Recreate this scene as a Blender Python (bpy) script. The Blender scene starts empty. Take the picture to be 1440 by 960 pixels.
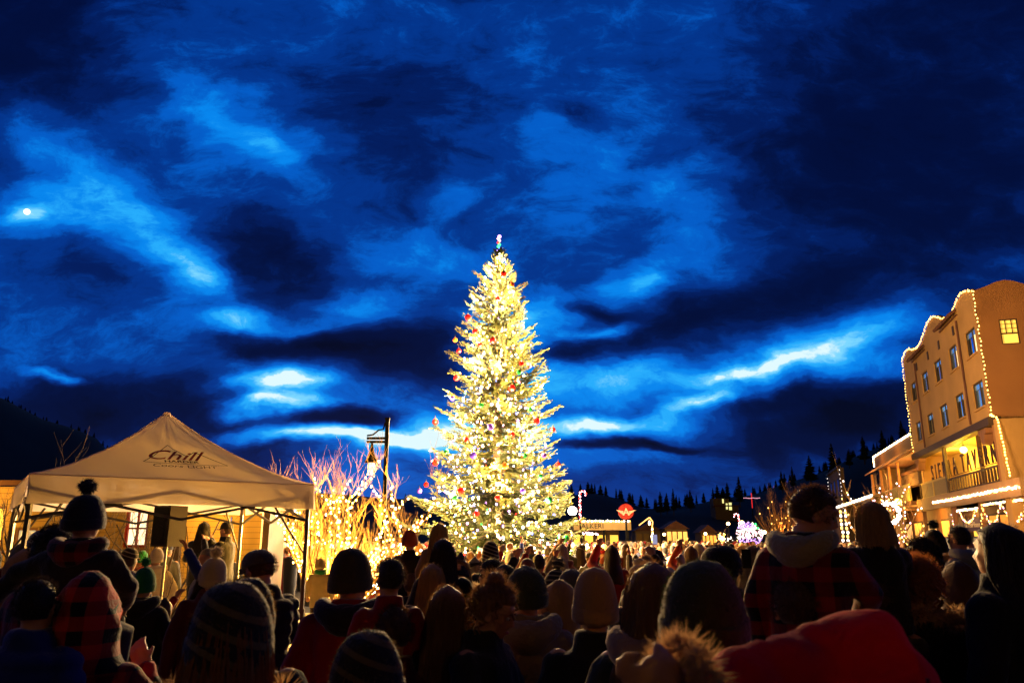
import bpy, bmesh, math, random
from mathutils import Vector, Matrix, noise
sc=bpy.context.scene
COL=sc.collection
R=math.radians
rnd=random.Random(7)
# ---------------------------------------------------------------- camera model (used to survey real positions)
F=1100.0; PCH=R(14.13); CZ=1.95
cp,sp=math.cos(PCH),math.sin(PCH)
def ray(x,y):
    r=x-720; u=480-y
    return (r, F*cp-u*sp, F*sp+u*cp)
def at(x,y,Y):
    a,b,c=ray(x,y); return Vector((a/b*Y, Y, CZ+c/b*Y))
cam=bpy.data.cameras.new('camera'); cam.sensor_width=36; cam.lens=36*F/1440
cam.clip_start=.05; cam.clip_end=6000
camo=bpy.data.objects.new('camera',cam); COL.objects.link(camo)
camo.location=(0,0,CZ); camo.rotation_euler=(R(90)+PCH,0,0); sc.camera=camo
cam.dof.use_dof=True; cam.dof.focus_distance=24; cam.dof.aperture_fstop=4.5
# ---------------------------------------------------------------- render
sc.render.engine='CYCLES'
sc.cycles.use_denoising=True
try: sc.cycles.denoiser='OPENIMAGEDENOISE'
except Exception: pass
sc.cycles.max_bounces=5; sc.cycles.diffuse_bounces=3; sc.cycles.glossy_bounces=2; sc.cycles.transmission_bounces=4; sc.cycles.transparent_max_bounces=6
sc.cycles.sample_clamp_indirect=2.5; sc.cycles.sample_clamp_direct=0
sc.cycles.use_light_tree=True; sc.cycles.caustics_reflective=False; sc.cycles.caustics_refractive=False
sc.view_settings.view_transform='Standard'; sc.view_settings.look='None'; sc.view_settings.gamma=1; sc.view_settings.exposure=0
# ---------------------------------------------------------------- node helpers
def nd(nt,t,**k):
    n=nt.nodes.new(t)
    for a,b in k.items():
        if a in n.inputs: n.inputs[a].default_value=b
        else: setattr(n,a,b)
    return n
def val(nt,s,v):
    if hasattr(v,'links') or hasattr(v,'is_linked'): nt.links.new(v,s)
    else: s.default_value=v
def math_(nt,op,a,b=0,c=None,clamp=False):
    n=nt.nodes.new('ShaderNodeMath'); n.operation=op; n.use_clamp=clamp
    val(nt,n.inputs[0],a); val(nt,n.inputs[1],b)
    if c is not None: val(nt,n.inputs[2],c)
    return n.outputs[0]
def vmath(nt,op,a,b=(0,0,0)):
    n=nt.nodes.new('ShaderNodeVectorMath'); n.operation=op
    val(nt,n.inputs[0],a); val(nt,n.inputs[1],b)
    return n.outputs[0]
_M={}
TMP=bpy.data.scenes.new('workbench')
GARB=[]
def evaluated_copy(o):
    [TMP.collection.objects.unlink(q) for q in list(TMP.collection.objects)]; TMP.collection.objects.link(o); GARB.append(o); vl=TMP.view_layers[0]
    with bpy.context.temp_override(scene=TMP,view_layer=vl):
        dg=bpy.context.evaluated_depsgraph_get(); dg.update()
        return bpy.data.meshes.new_from_object(o.evaluated_get(dg))
def mat(name,col,rough=.8,var=.25,scale=6,bump=.15,bscale=40,metal=0,spec=.3,emit=None,es=0,trans=0,fn=None,vs=(1,1,1),sheen=0):
    """procedural surface: base colour broken up by two noises, bump from a third"""
    if name in _M: return _M[name]
    m=bpy.data.materials.new(name); m.use_nodes=True; nt=m.node_tree; nt.nodes.clear()
    out=nd(nt,'ShaderNodeOutputMaterial'); p=nd(nt,'ShaderNodeBsdfPrincipled')
    tc=nd(nt,'ShaderNodeTexCoord'); co=tc.outputs['Object']
    if vs!=(1,1,1): co=vmath(nt,'MULTIPLY',co,vs)
    if emit is None:
        n1=nd(nt,'ShaderNodeTexNoise',Scale=scale,Detail=4.0); nt.links.new(co,n1.inputs['Vector'])
        k=math_(nt,'MULTIPLY_ADD',n1.outputs['Fac'],var*2,1-var)
        mx=nd(nt,'ShaderNodeVectorMath',operation='SCALE'); mx.inputs[0].default_value=col[:3]
        nt.links.new(k,mx.inputs['Scale']); base=mx.outputs[0]
        if fn: base=fn(nt,co,base)
        nt.links.new(base,p.inputs['Base Color'])
        if bump:
            n2=nd(nt,'ShaderNodeTexNoise',Scale=bscale,Detail=3.0); nt.links.new(co,n2.inputs['Vector'])
            b=nd(nt,'ShaderNodeBump',Strength=bump,Distance=.02); nt.links.new(n2.outputs['Fac'],b.inputs['Height'])
            nt.links.new(b.outputs[0],p.inputs['Normal'])
    else:
        p.inputs['Base Color'].default_value=(*col[:3],1)
        p.inputs['Emission Color'].default_value=(*emit,1); p.inputs['Emission Strength'].default_value=es
        if hasattr(m,'cycles'): m.cycles.emission_sampling='NONE'
    p.inputs['Roughness'].default_value=rough; p.inputs['Metallic'].default_value=metal
    p.inputs['Specular IOR Level'].default_value=spec
    if sheen: p.inputs['Sheen Weight'].default_value=sheen; p.inputs['Sheen Roughness'].default_value=.4
    if trans and emit is None:
        t=nd(nt,'ShaderNodeBsdfTranslucent'); nt.links.new(base,t.inputs['Color'])
        mxs=nd(nt,'ShaderNodeMixShader'); mxs.inputs[0].default_value=trans
        nt.links.new(p.outputs[0],mxs.inputs[1]); nt.links.new(t.outputs[0],mxs.inputs[2]); nt.links.new(mxs.outputs[0],out.inputs[0])
    else: nt.links.new(p.outputs[0],out.inputs[0])
    _M[name]=m; return m
def boards(period,axis=2,dark=.45,wid=.12):
    """board joints across an axis"""
    def fn(nt,co,base):
        s=nd(nt,'ShaderNodeSeparateXYZ'); nt.links.new(co,s.inputs[0])
        f=math_(nt,'FRACT',math_(nt,'MULTIPLY',s.outputs[axis],1/period))
        g=math_(nt,'LESS_THAN',f,wid); k=math_(nt,'MULTIPLY_ADD',g,dark-1,1)
        v=nd(nt,'ShaderNodeVectorMath',operation='SCALE'); nt.links.new(base,v.inputs[0]); nt.links.new(k,v.inputs['Scale'])
        return v.outputs[0]
    return fn
def plaid(c2,period=.16):
    """buffalo check in the object's own space"""
    def fn(nt,co,base):
        s=nd(nt,'ShaderNodeSeparateXYZ'); nt.links.new(co,s.inputs[0])
        gx=math_(nt,'LESS_THAN',math_(nt,'FRACT',math_(nt,'MULTIPLY',s.outputs[0],1/period)),.5)
        gz=math_(nt,'LESS_THAN',math_(nt,'FRACT',math_(nt,'MULTIPLY',s.outputs[2],1/period)),.5)
        k=math_(nt,'MULTIPLY',math_(nt,'ADD',gx,gz),.5)
        m=nd(nt,'ShaderNodeMix',data_type='RGBA'); nt.links.new(k,m.inputs[0]); nt.links.new(base,m.inputs[6]); m.inputs[7].default_value=(*c2,1)
        return m.outputs[2]
    return fn
def stripes(c2,period=.05,axis=2,duty=.5,tilt=0):
    def fn(nt,co,base):
        s=nd(nt,'ShaderNodeSeparateXYZ'); nt.links.new(co,s.inputs[0])
        v=math_(nt,'ADD',s.outputs[axis],math_(nt,'MULTIPLY',s.outputs[0],tilt))
        g=math_(nt,'LESS_THAN',math_(nt,'FRACT',math_(nt,'MULTIPLY',v,1/period)),duty)
        m=nd(nt,'ShaderNodeMix',data_type='RGBA'); nt.links.new(g,m.inputs[0]); nt.links.new(base,m.inputs[6]); m.inputs[7].default_value=(*c2,1)
        return m.outputs[2]
    return fn
# ---------------------------------------------------------------- mesh helpers
class MB:
    def __init__(s): s.v=[]; s.f=[]
    def add(s,vs,fs):
        o=len(s.v); s.v+=[tuple(v) for v in vs]; s.f+=[tuple(i+o for i in f) for f in fs]; return s
    def box(s,a,b):
        x0,y0,z0=[min(p,q) for p,q in zip(a,b)]; x1,y1,z1=[max(p,q) for p,q in zip(a,b)]
        return s.add([(x0,y0,z0),(x1,y0,z0),(x1,y1,z0),(x0,y1,z0),(x0,y0,z1),(x1,y0,z1),(x1,y1,z1),(x0,y1,z1)],
          [(0,3,2,1),(4,5,6,7),(0,1,5,4),(1,2,6,5),(2,3,7,6),(3,0,4,7)])
    def beam(s,p,q,w,h=None):
        p,q=Vector(p),Vector(q); h=h or w; d=(q-p).normalized()
        up=Vector((0,0,1)) if abs(d.z)<.95 else Vector((0,1,0))
        a=d.cross(up).normalized()*w/2; b=a.cross(d).normalized()*h/2
        return s.add([p-a-b,p+a-b,p+a+b,p-a+b,q-a-b,q+a-b,q+a+b,q-a+b],[(0,1,2,3),(7,6,5,4),(0,4,5,1),(1,5,6,2),(2,6,7,3),(3,7,4,0)])
    def tube(s,pts,rad,n=6,cap=True):
        pts=[Vector(p) for p in pts]
        if not hasattr(rad,'__len__'): rad=[rad]*len(pts)
        d=(pts[1]-pts[0]).normalized(); a=d.orthogonal().normalized(); o=len(s.v)
        for i,p in enumerate(pts):
            if i: d2=(pts[min(i+1,len(pts)-1)]-pts[i-1]).normalized(); a=(a-d2*a.dot(d2)); a=a.normalized() if a.length>1e-6 else d2.orthogonal().normalized(); d=d2
            b=d.cross(a)
            for k in range(n):
                t=2*math.pi*k/n; s.v.append(tuple(p+(a*math.cos(t)+b*math.sin(t))*rad[i]))
        for i in range(len(pts)-1):
            for k in range(n):
                k2=(k+1)%n; s.f.append((o+i*n+k,o+i*n+k2,o+(i+1)*n+k2,o+(i+1)*n+k))
        if cap:
            s.f.append(tuple(o+k for k in range(n))[::-1]); s.f.append(tuple(o+(len(pts)-1)*n+k for k in range(n)))
        return s
    def rings(s,rings,cap=True,close=True):
        """loft through rings with equal vertex counts"""
        o=len(s.v); n=len(rings[0])
        for r in rings: s.v+=[tuple(p) for p in r]
        for i in range(len(rings)-1):
            for k in range(n if close else n-1):
                k2=(k+1)%n; s.f.append((o+i*n+k,o+i*n+k2,o+(i+1)*n+k2,o+(i+1)*n+k))
        if cap:
            s.f.append(tuple(o+k for k in range(n))[::-1]); s.f.append(tuple(o+(len(rings)-1)*n+k for k in range(n)))
        return s
    def ball(s,c,r,n=10,m=7,sq=None):
        c=Vector(c); r=(r,r,r) if not hasattr(r,'__len__') else r
        rs=[]
        for i in range(1,m):
            t=math.pi*i/m
            rs.append([c+Vector((r[0]*math.sin(t)*math.cos(2*math.pi*k/n),r[1]*math.sin(t)*math.sin(2*math.pi*k/n),-r[2]*math.cos(t))) for k in range(n)])
        o=len(s.v); s.rings(rs,cap=False); b=len(s.v); s.v+=[tuple(c-Vector((0,0,r[2]))),tuple(c+Vector((0,0,r[2])))]
        L=(m-2)*n
        for k in range(n):
            s.f.append((o+(k+1)%n,o+k,b)); s.f.append((o+L+k,o+L+(k+1)%n,b+1))
        return s
    def prism(s,pts,y0,y1,ax=1):
        """polygon in (x,z) extruded along y (ax=1)"""
        n=len(pts); A=[(p[0],y0,p[1]) for p in pts]; B=[(p[0],y1,p[1]) for p in pts]
        return s.add(A+B,[tuple(range(n)),tuple(range(2*n-1,n-1,-1))]+[(i,i+n,(i+1)%n+n,(i+1)%n) for i in range(n)])
    def mesh(s,name,m,smooth=False):
        me=bpy.data.meshes.new(name); me.from_pydata(s.v,[],s.f); me.update()
        if m:
            for mm in (m if isinstance(m,(list,tuple)) else [m]): me.materials.append(mm)
        if smooth:
            me.polygons.foreach_set('use_smooth',[True]*len(me.polygons))
        return me
    def obj(s,name,m,parent=None,smooth=False,loc=None,fix=True):
        me=s.mesh(name,m,smooth)
        if fix:
            b=bmesh.new(); b.from_mesh(me); bmesh.ops.recalc_face_normals(b,faces=b.faces); b.to_mesh(me); b.free()
        return link(name,me,parent,loc)
def link(name,me,parent=None,loc=None):
    o=bpy.data.objects.new(name,me); COL.objects.link(o)
    if parent is not None: o.parent=parent
    if loc is not None: o.location=loc
    return o
def tag(o,label=None,cat=None,group=None,kind=None):
    if label: o['label']=label
    if cat: o['category']=cat
    if group: o['group']=group
    if kind: o['kind']=kind
    return o
def empty(name,loc=(0,0,0),rz=0,label=None,cat=None,group=None):
    o=bpy.data.objects.new(name,None); COL.objects.link(o); o.location=loc; o.rotation_euler=(0,0,rz); o.empty_display_size=.1
    return tag(o,label,cat,group)
def lamp(name,loc,power,color,radius=.06,parent=None):
    l=bpy.data.lights.new(name,'POINT'); l.energy=power; l.color=color; l.shadow_soft_size=radius
    o=bpy.data.objects.new(name,l); COL.objects.link(o); o.location=loc
    if parent is not None: o.parent=parent
    return o
def text_mesh(body,size,depth,bold=0,shear=0,spacing=1):
    c=bpy.data.curves.new('lettering','FONT'); c.body=body; c.size=size; c.extrude=depth; c.offset=bold; c.shear=shear; c.space_character=spacing
    c.align_x='LEFT'; c.resolution_u=3
    o=bpy.data.objects.new('lettering',c); me=evaluated_copy(o)
    return me
def put_text(name,body,size,depth,m,matrix,parent=None,width=None,**k):
    """lettering as real solid letters; matrix takes text XY plane to place; width rescales to a given length"""
    me=text_mesh(body,size,depth,**k)
    if width:
        w=max(v.co.x for v in me.vertices)-min(v.co.x for v in me.vertices); x0=min(v.co.x for v in me.vertices)
        for v in me.vertices: v.co.x=(v.co.x-x0)*width/w
    me.transform(matrix); me.materials.clear(); me.materials.append(m)
    return link(name,me,parent)
# ---------------------------------------------------------------- bulbs
_bulbmesh={}
BC={'warm':(1,.56,.12),'white':(1,.9,.8),'red':(1,.03,.02),'green':(.05,1,.2),'blue':(.08,.15,1),'violet':(.55,.3,1),'pink':(1,.45,.6),'amber':(1,.45,.08)}
def bulb_mesh(c,r,es):
    k=(c,r,es)
    if k not in _bulbmesh:
        m=mat('bulb_%s_%g'%(c,es),BC[c],emit=BC[c],es=es)
        _bulbmesh[k]=MB().ball((0,0,0),(r,r,r*1.25),6,4).mesh('bulb',m,True)
    return _bulbmesh[k]
def string_lights(label,pts,cols,r,es=12,wires=None,wr=.004,group=None,parts=100,name='string_lights',key=None,loc=(0,0,0),es_of=None):
    """one string of lamps: wire, the first bulbs each a part of its own, the rest one stuff part"""
    root=empty(name,loc,0,label,'string lights',group); lo=Vector(loc)
    pts=[Vector(p)-lo for p in pts]
    order=sorted(range(len(pts)),key=key or (lambda i:(pts[i]+lo).length))
    e=lambda c:(es_of or {}).get(c,es)
    for i in order[:parts]:
        b=bpy.data.objects.new('bulb',bulb_mesh(cols[i],r,e(cols[i]))); COL.objects.link(b); b.location=pts[i]; b.parent=root
    rest=order[parts:]
    if rest:
        mb=MB(); ms=[]; cs=[]; 
        base=MB().ball((0,0,0),(r,r,r*1.25),6,4)
        for i in rest:
            if cols[i] not in cs: cs.append(cols[i])
            mb.add([Vector(v)+pts[i] for v in base.v],base.f)
        me=mb.mesh('distant_bulb',[mat('bulb_%s_%g'%(c,e(c)),BC[c],emit=BC[c],es=e(c)) for c in cs],True)
        n=len(base.f)
        for j,i in enumerate(rest):
            for q in range(n): me.polygons[j*n+q].material_index=cs.index(cols[i])
        o=link('bulb_mass',me,root); o['kind']='stuff'
    if wires:
        mb=MB()
        for w in wires: mb.tube([Vector(p)-lo for p in w],wr,4)
        mb.obj('wire',mat('black_wire',(.02,.03,.02),.6),root)
    return root
def poly_pts(path,step,jit=0,rg=rnd):
    out=[]; carry=0
    path=[Vector(p) for p in path]
    for a,b in zip(path,path[1:]):
        L=(b-a).length; d=carry
        while d<L:
            out.append(a.lerp(b,d/L)+Vector((rg.uniform(-jit,jit) for _ in range(3)))); d+=step
        carry=d-L
    return out
# ---------------------------------------------------------------- world
w=bpy.data.worlds.new('World'); sc.world=w; w.use_nodes=True; nt=w.node_tree; nt.nodes.clear()
wo=nd(nt,'ShaderNodeOutputWorld'); bg=nd(nt,'ShaderNodeBackground'); nt.links.new(bg.outputs[0],wo.inputs[0])
tc=nd(nt,'ShaderNodeTexCoord'); sx=nd(nt,'ShaderNodeSeparateXYZ'); nt.links.new(tc.outputs['Generated'],sx.inputs[0])
ay=math_(nt,'MAXIMUM',math_(nt,'ABSOLUTE',sx.outputs[1]),.08)
U_=math_(nt,'DIVIDE',sx.outputs[0],ay); V_=math_(nt,'DIVIDE',sx.outputs[2],ay)
cmb=nd(nt,'ShaderNodeCombineXYZ'); nt.links.new(U_,cmb.inputs[0]); nt.links.new(V_,cmb.inputs[1]); P0=cmb.outputs[0]
# cloud warp
def wnoise(vec,scale,detail,rough=.5,dist=0):
    n=nd(nt,'ShaderNodeTexNoise',Scale=scale,Detail=detail,Roughness=rough,Distortion=dist); nt.links.new(vec,n.inputs['Vector']); return n
st=vmath(nt,'MULTIPLY',P0,(1.0,1.9,1))
w1=wnoise(st,2.3,3,.55); w2=wnoise(st,9,4,.6)
warp=vmath(nt,'ADD',vmath(nt,'MULTIPLY',vmath(nt,'SUBTRACT',w1.outputs['Color'],(.5,.5,.5)),(.20,.11,0)),
            vmath(nt,'MULTIPLY',vmath(nt,'SUBTRACT',w2.outputs['Color'],(.5,.5,.5)),(.06,.035,0)))
P=vmath(nt,'ADD',P0,warp)
PATCH=[(38,297,22,16,0,.22),(60,190,130,50,32,.2),(230,340,100,38,42,.12),(300,425,70,28,35,.2),(430,470,70,16,-10,.3),(330,150,160,40,32,.12),(1180,480,160,40,-20,.1),(860,240,120,60,-30,.12),(420,560,90,30,0,.3),(250,400,38,48,40,.34),(330,460,75,15,-4,.42),(110,255,170,60,40,.2),(190,320,105,55,38,.24),(385,215,60,20,50,.15),(330,180,90,30,38,.16),
(40,297,60,40,0,.28),(400,545,72,14,-4,.66),(390,576,60,15,-3,.66),(450,520,110,16,0,.32),(470,612,150,12,0,.6),(590,607,90,24,-8,.66),
(90,525,50,8,12,.45),(640,280,44,26,-20,.24),(600,360,110,45,0,.2),(500,430,90,22,0,.25),(770,440,65,36,-15,.42),
(850,470,60,13,-8,.5),(900,390,50,28,-40,.4),(965,320,50,85,-50,.22),(955,250,80,36,-20,.12),(830,594,120,13,-4,.66),(800,545,90,26,0,.2),
(900,530,110,28,-8,.42),(980,566,60,12,-8,.62),(1040,530,95,17,-10,.5),(1120,500,130,34,-20,.30),(1200,475,110,34,-20,.20),(1230,520,90,26,0,.2),
(820,190,80,50,-35,.13),(900,640,200,18,0,.12),(1420,362,50,24,-10,.12),(700,620,260,60,0,.16),
(470,505,220,30,4,-.5),(540,480,110,26,-4,-.25),(380,370,130,70,38,-.34),(560,170,150,150,0,-.18),(820,160,50,20,10,-.18),(1200,250,260,240,0,-.26),
(1000,440,190,44,-16,-.36),(1180,590,220,40,-10,-.5),(1230,570,110,34,0,-.35),(860,618,100,8,-3,-.5),(915,614,80,7,3,-.35),(490,588,110,13,3,-.6),
(200,565,240,44,6,-.4),(110,400,110,60,20,-.12),(800,512,80,20,-3,-.32),(840,435,40,14,15,-.3),(0,40,220,200,0,-.4),(1440,60,380,330,0,-.3),
(1100,562,90,13,-12,-.35),(1000,660,400,40,0,-.12),(702,530,70,80,0,.3),(300,640,200,40,0,-.3),(60,590,160,50,0,-.2)]  # bright patch behind the fir is added to brighten the hotel window reflections
acc=None
for (px,py,rx,ry,an,am) in PATCH:
    c=at(px,py,1); cx,cy=c.x,c.z-CZ; e=at(px+1,py,1); su=abs(e.x-cx); e=at(px,py-1,1); sv=abs(e.z-CZ-cy)
    g=nd(nt,'ShaderNodeTexGradient',gradient_type='SPHERICAL'); mp=nd(nt,'ShaderNodeMapping',vector_type='TEXTURE')
    mp.inputs['Location'].default_value=(cx,cy,0); mp.inputs['Rotation'].default_value=(0,0,-R(an)); mp.inputs['Scale'].default_value=(rx*su*(1.65 if am>0 else 1.4),ry*sv*(1.6 if am>0 else 1.4),1)
    nt.links.new(P,mp.inputs[0]); nt.links.new(mp.outputs[0],g.inputs[0])
    mr=nd(nt,'ShaderNodeMapRange',interpolation_type='SMOOTHSTEP'); nt.links.new(g.outputs['Fac'],mr.inputs['Value'])
    acc=math_(nt,'MULTIPLY_ADD',mr.outputs[0],am*(.80 if am>0 else .95),acc if acc is not None else 0)
d3=wnoise(vmath(nt,'MULTIPLY',P,(1,1.7,1)),8,7,.6)
acc=math_(nt,'MULTIPLY_ADD',acc,math_(nt,'MULTIPLY_ADD',d3.outputs['Fac'],1.9,.15),.42)
d1=wnoise(vmath(nt,'MULTIPLY',P,(1,1.5,1)),4.6,8,.62,0); d2=wnoise(vmath(nt,'MULTIPLY',P,(1,1.9,1)),13,11,.72,0)
acc=math_(nt,'ADD',acc,math_(nt,'MULTIPLY_ADD',d1.outputs['Fac'],.46,-.23))
acc=math_(nt,'ADD',acc,math_(nt,'MULTIPLY_ADD',d2.outputs['Fac'],.44,-.22),0,)
acc=math_(nt,'MAXIMUM',acc,math_(nt,'MULTIPLY_ADD',acc,.35,.115))
rp=nd(nt,'ShaderNodeValToRGB'); nt.links.new(acc,rp.inputs[0])
cr=rp.color_ramp; cr.interpolation='EASE'
stops=[(0,(.0004,.0018,.016)),(.12,(.0004,.004,.040)),(.26,(.0006,.012,.11)),(.40,(.0008,.035,.26)),(.54,(.001,.11,.58)),(.68,(.002,.24,.86)),(.80,(.02,.42,.98)),(.92,(.20,.68,1)),(1,(.75,.96,1))]
cr.elements[0].position=0; cr.elements[0].color=(*stops[0][1],1); cr.elements[1].position=1; cr.elements[1].color=(*stops[-1][1],1)
for p_,c_ in stops[1:-1]:
    e=cr.elements.new(p_); e.color=(*c_,1)
# below the horizon: dark; behind the camera: the same cloud cover, dimmer
zz=math_(nt,'MULTIPLY_ADD',sx.outputs[2],20,1.0,clamp=True)
bk=math_(nt,'MULTIPLY_ADD',sx.outputs[1],3,.6,clamp=True)
bk=math_(nt,'MAXIMUM',bk,.03)
bk=math_(nt,'MULTIPLY',bk,math_(nt,'MAXIMUM',math_(nt,'MULTIPLY_ADD',sx.outputs[2],-3.2,2.9,clamp=True),.10))
sc_=nd(nt,'ShaderNodeVectorMath',operation='SCALE'); nt.links.new(rp.outputs[0],sc_.inputs[0]); nt.links.new(math_(nt,'MULTIPLY',zz,bk),sc_.inputs['Scale'])
sky=nd(nt,'ShaderNodeTexSky',sky_type='NISHITA',sun_disc=False,sun_elevation=R(2),sun_rotation=R(-8),altitude=1800)
s2=nd(nt,'ShaderNodeVectorMath',operation='SCALE'); nt.links.new(sky.outputs[0],s2.inputs[0]); s2.inputs['Scale'].default_value=.0006
sm=vmath(nt,'ADD',sc_.outputs[0],s2.outputs[0]); nt.links.new(sm,bg.inputs[0]); bg.inputs[1].default_value=1
w.cycles.sampling_method='MANUAL'; w.cycles.sample_map_resolution=512
# the moon: faint light and its disc
MD=(at(38,297,1)-Vector((0,0,CZ))).normalized()
sl=bpy.data.lights.new('moonlight','SUN'); sl.energy=.02; sl.angle=R(.5); sl.color=(1,.95,.85)
so=bpy.data.objects.new('moonlight',sl); COL.objects.link(so); so.rotation_euler=MD.to_track_quat('Z','Y').to_euler()
mo=MB().ball((0,0,0),9.5,24,16).obj('moon',mat('moon_glow',(1,1,1),emit=(.95,1,.95),es=2.2),smooth=True,loc=MD*3000)
tag(mo,'small white moon glowing through the blue clouds at the far left','moon')
# ================================================================ ground and hills
M_asph=mat('asphalt',(.03,.03,.032),.75,.4,1.2,.3,30)
g=MB(); g.add([(-1500,-200,0),(1500,-200,0),(1500,2500,0),(-1500,2500,0)],[(0,1,2,3)])
tag(g.obj('ground',M_asph),kind='structure')
RIDGE=[(-200,540),(0,562),(60,592),(110,606),(135,616),(160,642),(250,668),(400,690),(560,700),(700,700),(800,692),(835,690),(870,698),(900,708),(930,712),(965,706),(1000,700),(1060,694),(1110,676),(1150,664),(1200,642),(1250,625),(1290,605),(1440,560),(1640,520)]
def ridge_y(px):
    for (a,b),(c,d) in zip(RIDGE,RIDGE[1:]):
        if px<=c: return b+(d-b)*(px-a)/(c-a)
    return RIDGE[-1][1]
def hdist(px): return 230 if px>780 else (320 if px>400 else 260)
hb=MB(); nx=170; ny=14
for i in range(nx+1):
    px=-200+1840*i/nx; D=hdist(px)+ (30*math.sin(px*.013))
    top=at(px,ridge_y(px),D); dirx=top.x/top.y
    for j in range(ny+1):
        t=j/ny; y=D*(.42+.58*t) if j<11 else D*(.42+.58*t)
        h=(top.z-1)*(math.sin(min(1,t)*math.pi/2)**1.6)+noise.noise((px*.01,t*6,3))*1.2*t
        hb.v.append((dirx*y,y,h-1.0*(1-t)))
    # far slope falls away behind the crest
    hb.v.append((dirx*D*1.35,D*1.35,top.z*.55)); hb.v.append((dirx*D*1.8,D*1.8,-2))
k=ny+3
for i in range(nx):
    for j in range(k-1): hb.f.append((i*k+j,(i+1)*k+j,(i+1)*k+j+1,i*k+j+1))
tag(hb.obj('hills',mat('hill_ground',(.018,.02,.014),.95,.5,.05,.4,1),smooth=True),kind='structure')
# ================================================================ conifers on the ridges
M_bark=mat('bark',(.09,.06,.04),.9,.4,12,.5,40); M_needle_dark=mat('needle_dark',(.02,.03,.018),.9,.4,.6,0)
def far_conifer(seed,h,wd):
    r=random.Random(seed); c=MB(); z=h*.1
    while z<h*.985:
        s=z/h; rad=wd*(1-s)**.8*(.75+.5*r.random())+.05; nb=9
        for k in range(nb):
            a=2*math.pi*(k+r.random()*.7)/nb; L=rad*(.7+.5*r.random()); dz=-L*.25+r.uniform(-.15,.3)
            wv=.28*L+.12; ca,sa=math.cos(a),math.sin(a); hh=h*.05
            c.add([(0,0,z+hh*.6),(ca*L*.6-sa*wv,sa*L*.6+ca*wv,z+dz*.6),(ca*L,sa*L,z+dz+.1*L),(ca*L*.6+sa*wv,sa*L*.6-ca*wv,z+dz*.6),(ca*L*.45,sa*L*.45,z+dz*.4-.16*L)],[(0,1,2),(0,2,3),(0,4,1),(0,3,4),(1,4,2),(2,4,3)])
        z+=h*.035*(1+.3*r.random())
    c.add([(.06,0,h*.95),(-.05,.06,h*.95),(-.05,-.06,h*.95),(0,0,h*1.02)],[(0,1,3),(1,2,3),(2,0,3)])
    t=MB().tube([(0,0,-1.5),(0,0,h*.5),(0,0,h*.96)],[h*.018,h*.012,.03],6)
    return c.mesh('crown',M_needle_dark),t.mesh('trunk',M_bark,True)
PROTO=[far_conifer(i,10,[1.9,2.3,1.6,2.0,1.4][i]) for i in range(5)]
nt_=0
def conifer(px,topy,D,label,group,wmul=1):
    global nt_
    D2=D; top=at(px,topy,D2); gz=None
    base=at(px,ridge_y(px),hdist(px)+30*math.sin(px*.013))
    z0=base.z*min(1,(D/base.y))-1.0
    h=max(3,top.z-z0)
    c,t=PROTO[nt_%5]; nt_+=1
    root=empty('conifer_tree',(top.x,D,z0),rnd.uniform(0,6.28),label,'tree',group)
    root.scale=(h/10*wmul,h/10*wmul,h/10*.99)
    link('crown',c,root); link('trunk',t,root)
big=[(12,556,'tallest dark conifer on the left ridge at the picture edge'),(30,568,'second dark conifer from the left on the left ridge'),
(937,692,'dark conifer left of the low ridge saddle'),(928,690,'broad dark conifer at the ridge saddle beside the round red sign'),(946,686,'tall dark conifer right of the ridge saddle'),(970,688,'dark conifer standing alone above the middle ridge'),
(1008,681,'dark conifer above the lit house on the hill'),(1038,669,'tall dark conifer above the lit windows on the hill'),(1022,677,'narrow dark conifer left of the tall one above the hill house'),
(1113,655,'dark conifer above the orange lit tree'),(1098,662,'dark conifer left of the orange lit tree'),(1137,640,'tall dark conifer above the boy in plaid'),(1168,622,'pointed dark conifer above the boy in plaid, right'),
(1212,612,'tall dark conifer above the false front roof'),(1217,640,'narrow conifer behind the tall one above the false front'),(1239,604,'dark conifer left of the hotel wing'),(1192,633,'dark conifer above the gap between the shops'),(1266,590,'tallest dark conifer touching the hotel corner'),(1253,610,'dark conifer just left of the hotel corner')]
for px,y,l in big: conifer(px,y,hdist(px)*(.8 if px>900 else 1)*rnd.uniform(.9,1),l,'conifers on the ridges',1.35)
def place_word(px):
    for a,b in ((160,'on the left ridge'),(560,'behind the bare tree'),(700,'behind the lit fir'),(860,'above the lettered canopy'),(930,'above the round sign'),(1000,'on the middle ridge'),(1070,'above the hill house'),(1130,'above the orange tree'),(1200,'above the plaid boy'),(1300,'beside the hotel wing')):
        if px<a: return b
    return 'beside the hotel'
for px in list(range(-4,160,9))+list(range(440,590,22))+list(range(806,1285,6)):
    p=px+rnd.uniform(-7,7); h=(rnd.uniform(3,9) if p<200 else 2+13*rnd.random()**1.8)
    conifer(p,ridge_y(p)-h,(hdist(p)+30*math.sin(p*.013))*rnd.uniform(.93,1.0),'small dark conifer '+place_word(p),'small conifers '+place_word(p),rnd.uniform(1.1,2.0))
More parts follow.
